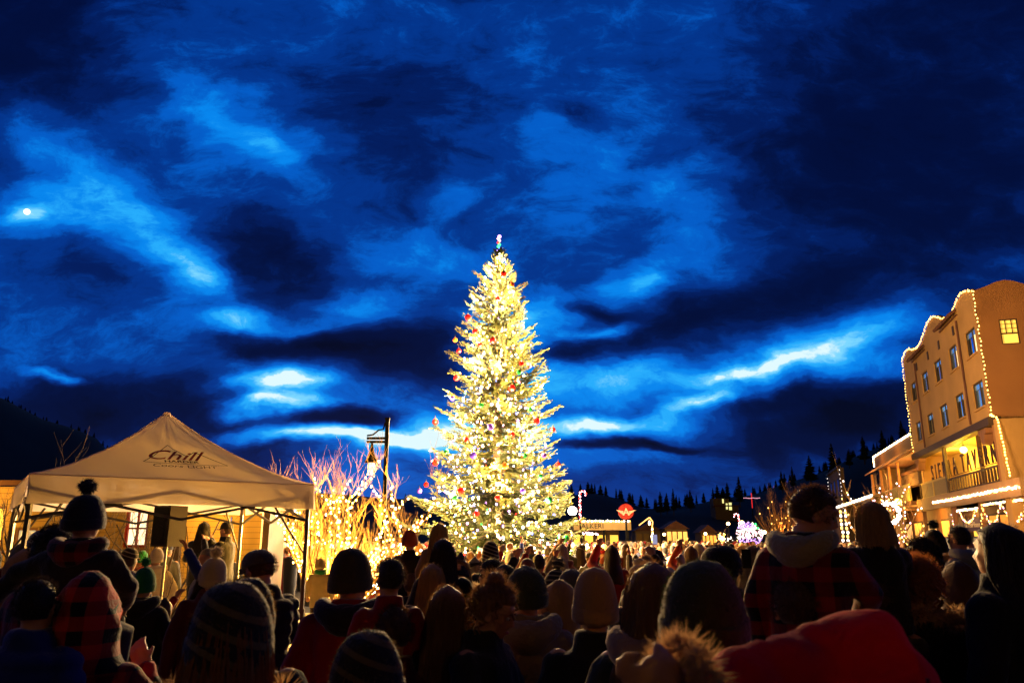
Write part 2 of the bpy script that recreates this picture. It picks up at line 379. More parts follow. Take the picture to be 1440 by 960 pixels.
# ================================================================ generic bare tree
def bare_tree(label,loc,h,spread,seed,nst=6,levels=4,mat_=None,name='bare_tree',group=None,r0=.05,up=.35,twig=1,jit=.22):
    r=random.Random(seed); root=empty(name,loc,0,label,'tree',group)
    tr=MB(); br=MB(); stems=[]
    base=Vector((0,0,0))
    def grow(mb,p,d,L,rad,lev,path=None):
        pts=[p]; n=5
        q=Vector(p); dd=Vector(d)
        for i in range(n):
            dd=(dd+Vector((r.uniform(-jit,jit),r.uniform(-jit,jit),r.uniform(-.1,.22)+up*.25))).normalized(); q=q+dd*L/n; pts.append(q.copy())
        rr=[rad*(1-.62*i/n) for i in range(n+1)]
        mb.tube(pts,rr,6 if lev==0 else (5 if lev<2 else 3),cap=lev<2)
        if lev<2: stems.append(pts)
        if lev<levels:
            for c in range(r.randint(3,5) if lev<levels-1 else int(r.randint(3,5)*twig)):
                i=r.randint(1,n); f=r.random(); pp=pts[i-1].lerp(pts[i],f)
                d2=(pts[i]-pts[i-1]).normalized(); sd=Vector((r.uniform(-1,1),r.uniform(-1,1),r.uniform(-.1,.9)+up)).normalized()
                grow(br,pp,(d2*.5+sd*.7).normalized(),L*r.uniform(.4,.62),max(.0028,rad*(1-.55*i/n)*.55),lev+1)
    for s in range(nst):
        a=2*math.pi*(s+r.uniform(-.25,.25))/nst; sp=spread*r.uniform(.35,1)
        grow(tr,base+Vector((math.cos(a),math.sin(a),0))*.06,Vector((math.cos(a)*sp,math.sin(a)*sp,1)).normalized(),h*r.uniform(.48,.62),r0*r.uniform(.7,1.1),0)
    m=mat_ or M_bark
    tr.obj('trunk',m,root,True,fix=False); br.obj('branch',m,root,True,fix=False)
    return root,stems
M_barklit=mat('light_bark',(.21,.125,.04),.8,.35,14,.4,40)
# planter with the lit crab apple
M_conc=mat('pale_concrete',(.42,.40,.36),.85,.2,3,.35,30)
pl=empty('planter',(0,0,0),0,'low concrete planter bed holding the small tree wrapped in lights','planter')
PX0,PX1,PY0,PY1=-5.4,-1.2,10.2,17.0
p_=MB(); p_.box((PX0,PY0,0),(PX1,PY0+.35,.47)); p_.box((PX0,PY1-.35,0),(PX1,PY1,.47)); p_.box((PX0,PY0+.35,0),(PX0+.35,PY1-.35,.47)); p_.box((PX1-.35,PY0+.35,0),(PX1,PY1-.35,.47))
p_.obj('planter_wall',M_conc,pl)
so_=MB(); nn=26
for i in range(nn+1):
    for j in range(nn+1):
        x=PX0+.35+(PX1-PX0-.7)*i/nn; y=PY0+.35+(PY1-PY0-.7)*j/nn
        so_.v.append((x,y,.40+.09*noise.noise((x*1.3,y*1.3,0))+.02*noise.noise((x*7,y*7,0))))
for i in range(nn):
    for j in range(nn): so_.f.append((i*(nn+1)+j,(i+1)*(nn+1)+j,(i+1)*(nn+1)+j+1,i*(nn+1)+j+1))
so_.obj('snow_bed',mat('trodden_snow',(.62,.60,.55),.8,.35,5,.6,14),pl,True)
crab,stems=bare_tree('small bare many stemmed tree wrapped in warm lights beside the tent',(-3.0,14,.42),4.0,1.3,11,nst=16,levels=3,mat_=M_barklit,r0=.032,up=.2,twig=2.2,jit=.24)
bp=[];bw=[]
for s_ in stems[:90]:
    w_=[Vector(p)+Vector((-3.0,14,.42)) for p in s_]
    if len(bw)<40 or rnd.random()<.25:
        bw.append(w_); bp+=poly_pts(w_,.085,.035)
bp=bp[:900]
crl=string_lights('warm white string lights wound round the stems of the small bare tree',bp,[('warm' if rnd.random()<.8 else 'white') for _ in bp],.016,22,bw,.005,group=None)
for i in range(9):
    a=i*2.4; rr=.25+.5*(i%3)/2; lamp('bulb_glow',(-3+math.cos(a)*rr,14+math.sin(a)*rr,.95+.27*i),290,(1,.48,.06),.05,crl)
# bare trees behind the tent
for (px,py,Y,h,sd,lab) in [(60,785,13.5,4.2,3,'dark bare tree behind the left end of the tent'),(185,790,12.6,3.6,5,'dark bare tree under the back of the tent beside the speaker'),(215,770,15.5,4.9,8,'thin bare tree poking above the tent peak on its left')]:
    b=at(px,py,Y); bare_tree(lab,(b.x,Y,0),h,.8,sd,nst=4,levels=3,group=None,r0=.04,up=.2,mat_=mat('dark_bark',(.035,.022,.015),.9,.4,12,.5,40))
# ================================================================ the big decorated tree
TB=Vector((at(700,700,26).x,26,0)); TH=11.8
def env(s): return 3.0*max(0,1-s)**.62*(1+.34*max(0,1-s/.45))*(1 if s>.1 else .9+s)*min(1,max(0,1-s)/.07)**.4
M_need=mat('fir_needle',(.046,.055,.015),.75,.75,2.2,0,trans=.32,spec=.25)
rt=random.Random(21)
xt=empty('decorated_fir_tree',TB,0,'tall lit and decorated fir tree standing in the middle of the square','tree')
MB().tube([(0,0,0),(0,0,4),(0,0,8),(0,0,TH)],[.24,.17,.09,.012],10).obj('trunk',M_bark,xt,True)
fol=MB(); wood=MB(); tips=[]; sp_pts=[]
z=.75; wh=0
while z<TH-.12:
    s=z/TH; Re=env(s); nb=max(4,int(7+9*(1-s))); ph=rt.random()*6
    for b in range(nb):
        a=ph+2*math.pi*(b+rt.uniform(-.35,.35))/nb; L=Re*rt.uniform(.66,1.1)*(1.04,.84,.94)[wh%3]
        if rt.random()<.09: L*=1.14
        L=max(L,.09); lift=(.55*s*s+.02)*L; droop=(.30-.22*s)*L
        ca,sa=math.cos(a),math.sin(a); side=Vector((-sa,ca,0)); pts=[]
        for i in range(8):
            t=i/7; x=L*t*(.96 if s<.9 else .8); zz=z+lift*t-droop*math.sin(t*math.pi*.55)+.22*L*max(0,t-.7)
            pts.append(Vector((ca*x,sa*x,zz))+side*L*.05*math.sin(t*3+b))
        wood.tube(pts,[.035*(1-s*.6)*(1-t/8)+.004 for t in range(8)],4,cap=False)
        tips.append((pts[-1],s,a,L))
        # twig sprays
        ntw=max(5,int(L/.075))
        for k in range(ntw):
            t=.12+.88*(k+rt.random()*.5)/ntw; i=min(6,int(t*7)); f=t*7-i; p=pts[i].lerp(pts[i+1],min(f,1)); ax=(pts[i+1]-pts[i]).normalized()
            for sg in (-1,1):
                tl=(.10+.36*L*.42*(1-t)**.8+.15*t)*rt.uniform(.7,1.2)*(1 if s<.85 else .7); tl=min(tl,.62)
                d=(ax*(.85+.3*rt.random())+side*sg*(.9*(1.05-t*.75))+Vector((0,0,rt.uniform(-.5,.25)))).normalized()
                e=p+d*tl+Vector((0,0,-.05*tl+ .06*t)); up_=Vector((0,0,1)); wv=d.cross(up_).normalized()
                m=max(2,int(tl/.06))
                for q in range(m):
                    c0=p.lerp(e,q/m); c1=p.lerp(e,(q+1.25)/m); hw=.046*rt.uniform(.75,1.3)*(1-.25*q/m)
                    tl_=Vector((0,0,rt.uniform(-.012,.02)))
                    fol.add([c0,c0.lerp(c1,.55)+wv*hw+tl_,c1,c0.lerp(c1,.55)-wv*hw-tl_],[(0,1,2,3)])
                    if q%2==0: fol.add([c0,c0.lerp(c1,.5)+Vector((0,0,hw*.8)),c1],[(0,1,2)])
        for q in range(3):
            pp=pts[-1]; d=(pts[-1]-pts[-2]).normalized()+Vector((rt.uniform(-.3,.3),rt.uniform(-.3,.3),rt.uniform(0,.35))); d.normalize(); wv=d.cross(Vector((0,0,1))).normalized()*.025
            fol.add([pp,pp+d*.08+wv,pp+d*.17,pp+d*.08-wv],[(0,1,2,3)])
        # lamp positions along the branch
        nl=max(1,int(L/.42))
        for k in range(nl):
            t=rt.uniform(.28,1.0)**.7; i=min(6,int(t*7)); sp_pts.append(TB+pts[i]+side*rt.uniform(-.2,.2)*L*.5*(1.1-t)+Vector((0,0,rt.uniform(-.02,.07))))
    z+=.17+.07*(1-s); wh+=1
# leader
for k in range(26):
    a=rt.random()*6.28; zz=TH-.75+.7*k/26; l=.04+.2*(1-k/26); d=Vector((math.cos(a)*.6,math.sin(a)*.6,.8)); wv=d.cross(Vector((0,0,1))).normalized()*.03
    c0=Vector((0,0,zz)); fol.add([c0,c0+d*l*.5+wv,c0+d*l,c0+d*l*.5-wv],[(0,1,2,3)])
wood.obj('branch_wood',M_bark,xt,True,fix=False); fol.obj('foliage',M_need,xt,fix=False)
cols=[]
for p in sp_pts:
    q=rt.random(); cols.append('warm' if q<.34 else 'white' if q<.66 else 'pink' if q<.76 else 'violet' if q<.85 else 'blue' if q<.90 else 'green' if q<.94 else 'red' if q<.965 else 'amber')
xl=string_lights('many small warm white, violet and green lights covering the decorated fir tree',sp_pts,cols,.034,14,es_of={'violet':7,'blue':6,'green':4,'red':4,'pink':10})
for i in range(44):
    s=.05+.91*((i+.5)/44)**1.1; a=i*2.399; rr=env(s)*(.62 if i%3==0 else .97)
    lamp('bulb_glow',TB+Vector((math.cos(a)*rr,math.sin(a)*rr,s*TH)),800+1900*(1-s)**.8,(1,.56,.15) if i%2 else (1,.68,.38),.05,xl)
for i in range(9):
    s=.1+.86*i/8; lamp('bulb_glow',TB+Vector((.1,-.25,s*TH)),900,(1,.66,.32),.05,xl)
# top finial: stacked coloured lamps
fn_=empty('tree_topper',TB+Vector((0,0,TH)),0,'slim stack of pink, green and blue lamps on the tip of the decorated fir','tree topper')
MB().tube([(0,0,-.1),(0,0,.56)],.012,6).obj('rod',M_bark,fn_)
for i,c in enumerate(['violet','blue','green','green','red','pink','pink','violet']):
    b=link('lamp_globe',MB().ball((0,0,0),.05 if i<7 else .07,8,6).mesh('globe',mat('bulb_%s_4'%c,BC[c],emit=BC[c],es=4),True),fn_); b.location=((i%2)*.04-.02,0,.075*i)
# ornaments
OR=[(631,395+0,'red')]
orn=[(658,446,'red'),(645,493,'red'),(675,485,'red'),(642,531,'red'),(733,511,'red'),(730,523,'green'),(612,593,'red'),(656,618,'red'),(628,635,'green'),(754,592,'red'),(778,604,'red'),(785,653,'red'),(710,655,'orange'),(599,681,'red'),(670,722,'red'),(772,703,'green'),(677,570,'green'),(745,575,'green'),(693,478,'red'),(700,420,'red'),(668,466,'red'),(796,757,'green'),(801,762,'blue'),(640,700,'green'),(720,545,'red'),(640,478,'orange'),(738,640,'green'),(690,600,'blue'),(588,735,'red'),(636,560,'blue'),(665,640,'blue'),(700,700,'red'),(735,690,'blue'),(648,690,'red'),(720,610,'red'),(765,640,'blue'),(612,650,'red'),(590,690,'blue'),(760,670,'green'),(708,385,'red'),(720,400,'orange')]
oc={'red':(.5,.01,.008),'green':(.01,.16,.03),'orange':(.6,.12,.01),'blue':(.10,.04,.55)}
_om={}
side_w=lambda x:'left side' if x<660 else ('middle' if x<735 else 'right side')
for i,(px,py,c) in enumerate(orn):
    z_=at(px,py,24).z; s=min(.97,z_/TH); Re=env(s); cx_=at(px,py,25).x-TB.x
    y_=26-math.sqrt(max(.02,(Re*1.02)**2-min(cx_**2,(Re*.98)**2))); p=at(px,py,y_)
    r_=.08 if i%3 else .105
    if c not in _om:
        _om[c]=(MB().ball((0,0,0),.1,14,10).mesh('ball',mat('glossy_'+c,oc[c],.12,.05,2,0,spec=.8),True),MB().tube([(0,0,.095),(0,0,.125)],.025,8).mesh('cap',mat('gold_cap',(.6,.45,.15),.3,metal=1)),MB().tube([(0,0,.12),(0,.01,.17),(0,0,.2)],.004,4).mesh('hook',mat('gold_cap',(.6,.45,.15),.3,metal=1)))
    hgt='top' if py<450 else ('upper half' if py<560 else ('lower half' if py<680 else 'lowest branches'))
    near='nearest the tip' if py<405 else ''
    o=empty('ornament',p,0,'%s %s ball ornament, %s of the fir'%({0:'big',1:'small',2:'small'}[i%3],c,side_w(px)+' '+hgt),'ornament','ball ornaments on the fir')
    o.scale=(r_/.1,)*3
    for n_,m_ in zip(('ball','cap','hook'),_om[c]): link(n_,m_,o)
# ================================================================ the hotel with the tavern
O=(23.0,37.2); U=(.2756,.9613); N=(-.9613,.2756); RZ=math.atan2(U[1],U[0])
def fac(x,y,out=0):
    a,b,c=ray(x,y); k=(O[0]*N[0]+O[1]*N[1]+out)/(a*N[0]+b*N[1]); X,Y=a*k,b*k
    return ((X-O[0])*U[0]+(Y-O[1])*U[1], CZ+c*k)
def wpt(t,out,h): return Vector((O[0]+U[0]*t+N[0]*out, O[1]+U[1]*t+N[1]*out, h))
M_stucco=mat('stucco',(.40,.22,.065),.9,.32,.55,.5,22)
M_stucco2=mat('cream_stucco',(.62,.42,.12),.9,.12,1.5,.4,22)
M_dark=mat('dark_timber',(.05,.028,.015),.7,.4,6,.3,30)
M_wood=mat('stained_timber',(.20,.09,.035),.7,.4,5,.3,30,vs=(1,1,.2))
M_tile=mat('roof_tile',(.11,.045,.025),.8,.4,4,.3,20)
M_siding_b=mat('brown_siding',(.16,.10,.05),.85,.3,3,.3,30,fn=boards(.14,2))
M_glass=mat('dark_glass',(.02,.03,.05),.04,.1,1,0,spec=1.0)
M_metal=mat('black_metal',(.008,.008,.009),.75,.3,6,.1,40,spec=.12)
ht=empty('hotel_building',(O[0],O[1],0),RZ,'tall tan stucco hotel with curved parapet, balcony tavern sign and string lights on the right','building')
cols_t=[(.74,2.57),(4.4,6.1),(8.0,9.75),(11.6,13.3),(15.2,16.8)]
rows=[(8.3,9.6),(11.0,12.3)]
LT=18.2
wl=MB()
def wall_grid(mb,x0,x1,z0,z1,holes,y0,y1):
    """rectangular wall between y0,y1 with rectangular holes (x0,x1,z0,z1)"""
    xs=sorted({x0,x1}|{h[0] for h in holes}|{h[1] for h in holes}); zs=sorted({z0,z1}|{h[2] for h in holes}|{h[3] for h in holes})
    def inh(i,j):
        cx=(xs[i]+xs[i+1])/2; cz=(zs[j]+zs[j+1])/2
        return any(h[0]<cx<h[1] and h[2]<cz<h[3] for h in holes)
    for j in range(len(zs)-1):
        i=0
        while i<len(xs)-1:
            if inh(i,j): i+=1; continue
            k=i
            while k<len(xs)-1 and not inh(k,j): k+=1
            mb.box((xs[i],y0,zs[j]),(xs[k],y1,zs[j+1])); i=k
holes=[(a,b,c,d) for a,b in cols_t for c,d in rows]
wall_grid(wl,.31,LT,7.62,12.9,holes,-.35,0)
prof=[(.31,13.98),(.74,14.15),(1.62,14.33),(2.5,14.33),(3.14,14.2),(4.0,13.9),(4.77,13.85),(5.56,14.0),(6.36,14.2),(7.4,14.6),(8.4,14.85),(9.75,14.83),(10.9,14.45),(12.2,14.1),(13.1,14.05),(14.4,14.2),(15.5,14.55),(16.6,14.65),(17.5,14.45),(LT,14.3)]
wl.prism([(.31,12.9),(LT,12.9)]+prof[::-1],-.35,0)
wl.obj('street_wall',M_stucco,ht)
# side wall (faces the square)
sw=MB(); sh=[(-1.70,-.90,11.1,12.36)]
o_=MB(); wall_grid(o_,-14,0,4.6,12.9,sh,0,.3); 
o_.prism([(-14,12.9),(0,12.9),(0,13.92),(-.6,14.12),(-1.04,14.3),(-1.42,14.36),(-1.81,14.28),(-2.24,14.08),(-2.8,13.9),(-3.6,13.85),(-4.6,14.1),(-5.6,14.4),(-6.5,14.4),(-7.5,14.0),(-14,14)],0,.3)
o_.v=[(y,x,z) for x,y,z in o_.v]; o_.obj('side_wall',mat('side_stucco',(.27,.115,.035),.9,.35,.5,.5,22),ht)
MB().box((.3,-14,0),(LT,-13.7,13.9)).obj('rear_wall',M_stucco,ht)
MB().box((LT-.3,-13.7,4.6),(LT,-.36,13.9)).obj('far_side_wall',M_stucco,ht)
MB().box((.31,-13.69,13.1),(LT-.31,-.36,13.3)).obj('roof',M_tile,ht)
# parapet coping and small tile roofs between the curves
cp_=MB(); cp_.tube([(t,-.17,h+.03) for t,h in prof],.07,6); cp_.obj('coping',M_dark,ht)
for (t0,t1,h) in ((3.3,7.2,13.62),(11.3,15.2,13.55)):
    r_=MB(); n=int((t1-t0)/.22)
    r_.box((t0,.005,h-.05),(t1,.10,h))
    for i in range(n): r_.tube([(t0+.11+i*.22,.02,h+.28),(t0+.11+i*.22,.42,h)],.09,6)
    r_.obj('tile_canopy',M_tile,ht)
for t in (4.3,7.7,10.6,14.0): 
    MB().box((t,.003,12.75),(t+.28,.05,13.25)).obj('wall_vent',M_dark,ht)
# windows
M_pane=mat('sky_tinted_glass',(.16,.45,.95),.03,.1,1,0,metal=1)  # blue of the reflected sky is put into the metal colour
M_curt=mat('sky_tinted_curtain',(.25,.6,1),.16,.35,9,.1,6,vs=(6,1,.5),metal=.85)  # curtained panes, reflected sky blue painted into their colour too
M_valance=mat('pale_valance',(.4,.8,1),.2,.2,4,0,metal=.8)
for ri,(z0,z1) in enumerate(rows):
    for ci,(x0,x1) in enumerate(cols_t):
        f=MB(); w_=.07
        f.box((x0,-.2,z0),(x0+w_,-.06,z1)); f.box((x1-w_,-.2,z0),(x1,-.06,z1)); f.box((x0+w_,-.2,z0),(x1-w_,-.06,z0+w_)); f.box((x0+w_,-.2,z1-w_),(x1-w_,-.06,z1))
        xm=x0+(x1-x0)*.42; f.box((xm-.04,-.2,z0+w_),(xm+.04,-.07,z1-w_))
        fr=f.obj('window',M_dark,ht)
        for (a,b) in ((x0+w_,xm-.04),(xm+.04,x1-w_)):
            lit=(ri==1 and ci in (0,1) and a<xm-.1)
            MB().box((a,-.17,z0+w_),(b,-.14,z1-w_)).obj('pane',mat('lit_window_pane',(1,.8,.5),emit=(1,.78,.42),es=.9) if lit else (M_pane if (ci+ri)%2 else M_curt),fr)
        MB().box((x0+w_,-.13,z1-.33),(x1-w_,-.10,z1-w_)).obj('valance',M_valance,fr)
        MB().box((x0-.06,.003,z0-.1),(x1+.06,.09,z0-.01)).obj('sill',M_stucco,fr)
MB().tube([(3.5,.08,7.7),(3.5,.08,13.3)],.05,8).obj('drain_pipe',M_tile,ht); MB().tube([(14.45,.08,7.7),(14.45,.08,13.3)],.05,8).obj('drain_pipe',M_tile,ht)
# lit side window with bars
f=MB(); y0,y1,z0,z1=-1.70,-.90,11.1,12.36
f.box((.02,y0,z0),(.12,y0+.05,z1)); f.box((.02,y1-.05,z0),(.12,y1,z1)); f.box((.02,y0+.05,z0),(.12,y1-.05,z0+.05)); f.box((.02,y0+.05,z1-.05),(.12,y1-.05,z1)); f.box((.02,y0+.05,11.62),(.12,y1-.05,11.68))
for i in (1,2): f.box((.03,y0+(y1-y0)*i/3-.015,11.68),(.08,y0+(y1-y0)*i/3+.015,z1-.05)); f.box((.035,y0+.05,11.68+.22*i-.01),(.075,y1-.05,11.68+.22*i+.01))
fr=f.obj('window',M_dark,ht)
MB().box((.10,y0+.05,z0+.05),(.115,y1-.05,z1-.05)).obj('pane',mat('lamp_lit_pane',(1,.7,.2),emit=(1,.55,.07),es=1.0),fr)
# ledge over the porch, ceiling, inner wall, deck
MB().box((0,-2.2,7.42),(LT,-.36,7.6)).obj('porch_ceiling',M_stucco2,ht)
MB().box((-.05,-.34,7.22),(LT,.22,7.6)).obj('eave_beam',M_dark,ht)
wi=MB(); wall_grid(wi,0.1,LT,4.5,7.41,[(.7,1.5,4.5,6.3),(6.5,8.2,5.0,6.5)],-2.4,-2.2); wi.obj('porch_wall',M_stucco2,ht)
dr=MB().box((.72,-2.35,4.5),(1.48,-2.25,6.28)).obj('door',M_dark,ht); MB().ball((1.36,-2.22,5.4),.04).obj('handle',M_metal,dr)
wf=MB().box((6.52,-2.34,5.02),(8.18,-2.26,6.48)).obj('window',M_wood,ht); MB().box((6.62,-2.255,5.1),(8.08,-2.245,6.4)).obj('pane',M_glass,wf)
MB().box((-1.2,-2.4,4.2),(LT,.02,4.48)).obj('balcony_floor',M_wood,ht)
MB().box((-3.2,.03,3.75),(LT,.24,4.52)).obj('fascia_board',mat('fascia_paint',(.36,.20,.08),.8,.2,3,.2,20),ht)
# battered pier at the near corner
pr=MB(); pr.add([(-1.15,-1.2,0),(0.0,-1.2,0),(0.0,.0,0),(-1.15,0,0),(-.42,-1.2,7.45),(0,-1.2,7.45),(0,0,7.45),(-.42,0,7.45)],[(0,3,2,1),(4,5,6,7),(0,1,5,4),(1,2,6,5),(2,3,7,6),(3,0,4,7)]); pr.obj('corner_pier',M_stucco,ht)
# corbels
for t in (1.6,17.2):
    MB().prism([(t-.7,7.2),(t+.7,7.2),(t+.62,6.95),(t+.4,6.9),(t+.32,6.62),(t+.1,6.42),(t-.15,6.45),(t-.3,6.7),(t-.38,6.92),(t-.62,6.97)],-.32,.12).obj('bracket',M_wood,ht)
for t,w_ in ((4.6,.14),(10.2,.34),(17.7,.3)):
    MB().box((t,-.18 if t>5 else -.6,4.53),(t+w_,.0 if t>5 else -.4,7.2 if t>5 else 7.4)).obj('post',M_dark,ht)
# railings: turned balusters in the near bays, woven panels beyond
rl=MB(); rl.box((-.6,-.12,5.28),(10.1,-.03,5.38)); rl.box((-.6,-.12,4.58),(10.1,-.03,4.66))
i=0; x=-.5
while x<10.0:
    rl.box((x,-.11,4.66),(x+.16,-.04,5.28)); x+=.52
rl.obj('railing',M_dark,ht)
pn=MB(); pn.box((10.6,-.12,5.46),(17.6,-.02,5.58)); pn.box((10.6,-.12,4.5),(17.6,-.02,4.6)); pn.box((14.0,-.13,4.5),(14.15,-.01,5.58)); pn.obj('panel_frame',mat('yellow_painted_timber',(.55,.36,.08),.7,.2,4,.2,30),ht)
MB().box((10.6,-.09,4.6),(17.6,-.05,5.46)).obj('railing_panel',mat('woven_panel',(.30,.20,.08),.8,.5,4,.4,10,vs=(9,1,2)),ht)
# tavern lettering
TM=Matrix(((-1,0,0,0),(0,0,1,0),(0,1,0,0),(0,0,0,1)))   # text x -> -t, text y -> up, thickness -> out
M_let=mat('rust_letter',(.028,.008,.005),.6,.4,5,.2,30)
def letters(body,t0,t1,h,size,out,m,name='lettering',parent=None,depth=.05,**k):
    put_text(name,body,size,depth,m,Matrix.Translation((t0,out,h))@TM,parent or ht,width=(t0-t1),**k)
sg=MB().box((.4,-.30,5.52),(15.0,-.27,5.56)).obj('sign_rail',M_dark,ht)
letters('SIERRA',15.1,8.7,5.58,1.42,-.26,M_let,parent=sg,bold=0,depth=.03,spacing=1.75)
letters('TAVERN',7.7,1.2,5.58,1.42,-.26,M_let,parent=sg,bold=0,depth=.03,spacing=1.75)
# ground floor: storefront set back under the balcony
GO=-1.6
gf=MB(); H_=[(10.6,13.2,.9,3.2),(5.4,9.6,.9,3.3),(-1.6,3.9,.6,3.4)]
wall_grid(gf,-3.2,LT,0,3.74,H_,GO-.3,GO); gf.obj('shopfront_wall',M_wood,ht)
for nm,(a,b,c,d),em,es,lab in (('shop_window',H_[0],(1,.62,.08),1.1,None),('shop_window',H_[1],(1,.38,.05),.7,None)):
    fr=MB(); 
    for (p,q) in (((a,GO-.2,c),(a+.1,GO-.05,d)),((b-.1,GO-.2,c),(b,GO-.05,d)),((a+.1,GO-.2,d-.1),(b-.1,GO-.05,d)),((a+.1,GO-.2,c),(b-.1,GO-.05,c+.1)),(((a+b)/2-.04,GO-.19,c+.1),((a+b)/2+.04,GO-.06,d-.1))): fr.box(p,q)
    f_=fr.obj(nm,M_dark,ht); MB().box((a+.1,GO-.18,c+.1),(b-.1,GO-.15,d-.1)).obj('pane',mat('shop_glow_%g'%es,em,emit=em,es=es),f_)
rd=MB().box((-1.6,GO-.2,.6),(3.9,GO-.1,3.4)).obj('shop_sign_board',mat('red_sign_panel',(.5,.02,.01),.5,.2,2,.05,20),ht)
M_cream=mat('cream_letter',(.75,.6,.38),.6,.1,4,0)
letters('GURLS',3.8,1.5,2.65,.62,GO-.07,M_cream,parent=rd,bold=.01,depth=.02); letters('CLUB',.9,-1.2,2.65,.62,GO-.07,M_cream,parent=rd,bold=.01,depth=.02)
letters('DA',2.4,1.2,1.95,.55,GO-.07,M_cream,parent=rd,depth=.02)
MB().box((-1.4,GO-.09,1.95),(0.2,GO-.06,2.2)).obj('sign_strip',M_cream,rd)
sb=MB().box((5.2,-.35,2.35),(9.2,-.28,3.0)).obj('hanging_sign',mat('sign_maroon',(.05,.008,.01),.5,.2,3,.05,20),ht)
letters('La TeaHouse',8.8,5.7,2.55,.42,-.27,M_cream,parent=sb,shear=.3,depth=.01)
for t in (-2.9,4.1,9.8,17.8): MB().box((t,-.2,0),(t+.3,.02,3.74)).obj('post',M_wood,ht)
# string lights on the hotel
outline=[wpt(-.02,.03,7.7),wpt(-.02,.03,13.95)]+[wpt(t,.08,h+.02) for t,h in prof]+[wpt(LT,.08,7.7)]
string_lights('string of warm lights tracing the curved parapet and corners of the tall hotel',poly_pts(outline,.2,.03),['warm']*900,.038,6,[outline],.01)
st2=[wpt(-.02,.1,7.68),wpt(-.5,-.05,7.5),wpt(-1.15,-.05,4.6)]
string_lights('short string of lights stepping down the battered pier at the hotel corner',poly_pts(st2,.16,.02),['warm']*300,.045,7,[st2],.01)
aw=[wpt(-3.2,.3,4.12),wpt(13.4,.3,4.12)]
string_lights('bright double string of white lights along the tavern balcony edge',poly_pts(aw,.11,.04),['warm','white']*300,.045,7,[aw],.01)
aw2=[wpt(-3.2,-.1,3.62),wpt(3.9,-.1,3.62)]; aw3=[wpt(5.2,-.1,3.5),wpt(9.5,-.1,3.5)]
for q,lab in ((aw2,'string of white lights above the red club sign'),(aw3,'string of white lights above the maroon sign under the balcony')): string_lights(lab,poly_pts(q,.12,.03),['warm','white']*100,.04,6,[q],.01)
def swag(t0,t1,h,drop,out=-.15,n=16): return [wpt(t0+(t1-t0)*i/n,out,h-drop*math.sin(math.pi*i/n)) for i in range(n+1)]
for (t0,t1,dp,lab) in ((9.4,5.4,.75,'drooping garland of lights left of the maroon sign'),(4.6,1.4,.9,'drooping garland of lights over the red club sign'),(1.2,-2.4,.9,'drooping garland of lights at the right end of the club sign')):
    q=swag(t0,t1,3.55,dp); string_lights(lab,poly_pts(q,.13,.05),['warm' if i%3 else 'pink' for i in range(200)],.034,5,[q],.012)
q=[wpt(10.0,.0,3.6),wpt(10.0,.0,2.3)]; string_lights('vertical string of lights down the post beside the tea house window',poly_pts(q,.1,.06),['pink' if i%2 else 'warm' for i in range(99)],.034,5,[q],.012)
q=[wpt(3.95,-.05,3.6),wpt(4.25,.05,2.4)]; string_lights('vertical string of lights down the post left of the red sign',poly_pts(q,.1,.06),['warm']*99,.034,5,[q],.012)
# porch lamp
def lantern(name,label,p,power,color,r=.16,es=14,hang=.4,cat='lamp'):
    o=empty(name,p,0,label,cat); MB().ball((0,0,0),r,14,10).obj('globe',mat('lamp_globe_%g'%es,color,emit=color,es=es),o,True)
    MB().tube([(0,0,r*.9),(0,0,r*1.3)],[r*.5,r*.3],10).obj('cap',M_metal,o)
    if hang: MB().tube([(0,0,r*1.3),(0,0,r*1.3+hang)],.015,6).obj('stem',M_metal,o)
    lamp('glow',p,power,color,r*1.05)
    return o
lantern('porch_lamp','bright round porch lamp hanging over the tavern sign letters',wpt(9.0,-.8,6.95),5200,(1,.60,.05),.2,30,.22)
lamp('glow',wpt(4.6,-1.3,4.9),1500,(1,.58,.05),.1); lamp('glow',wpt(13,-1.3,6.6),500,(1,.55,.09),.1)
lamp('glow',wpt(3.2,-1.0,3.2),45,(1,.5,.15),.1); lamp('glow',wpt(11.5,-.9,3.3),60,(1,.6,.15),.1); lamp('glow',wpt(-.5,-.8,3.3),40,(1,.4,.2),.1)
lantern('shop_lamp','glowing white lamp in the tea house window under the balcony',wpt(12.2,-1.2,2.95),30,(1,.7,.3),.13,12,.2)
# street lamp in front
gp=wpt(18.0,2.0,0); gl=at(1263,705,gp.y); 
def street_lamp(label,p,h,power,color,r=.22,es=30):
    o=empty('street_lamp',(p[0],p[1],0),0,label,'street lamp'); MB().tube([(0,0,0),(0,0,.3),(0,0,.32),(0,0,h-r)],[.11,.09,.05,.04],10).obj('pole',M_metal,o)
    MB().ball((0,0,h),r,14,10).obj('globe',mat('lamp_globe_%g'%es,color,emit=color,es=es),o,True); MB().tube([(0,0,h+r*.9),(0,0,h+r*1.25)],[r*.5,.02],10).obj('cap',M_metal,o)
    MB().tube([(0,0,h-r*1.25),(0,0,h-r*.85)],[.05,r*.6],10).obj('collar',M_metal,o)
    lamp('glow',(p[0],p[1],h),power,color,r*1.05); return o
street_lamp('tall street lamp with a dazzling round globe before the lower wing',(gl.x,gl.y),gl.z,3200,(1,.54,.07))
g2=at(805,718,36); street_lamp('street lamp with a white globe at the right edge of the decorated fir',(g2.x,36),g2.z,140,(1,.85,.65),.2,22)
street_lamp('added unseen street lamp with a round globe behind the camera, for fill light',(8.5,-10),5.5,2300,(1,.50,.20),.22,30)  # lamp added out of view to light the backs of heads
street_lamp('added unseen street lamp with a round globe behind the camera, left fill light',(-10,-5.5),6.0,1700,(1,.56,.28),.22,30)  # another lamp added out of view, lights the tent front
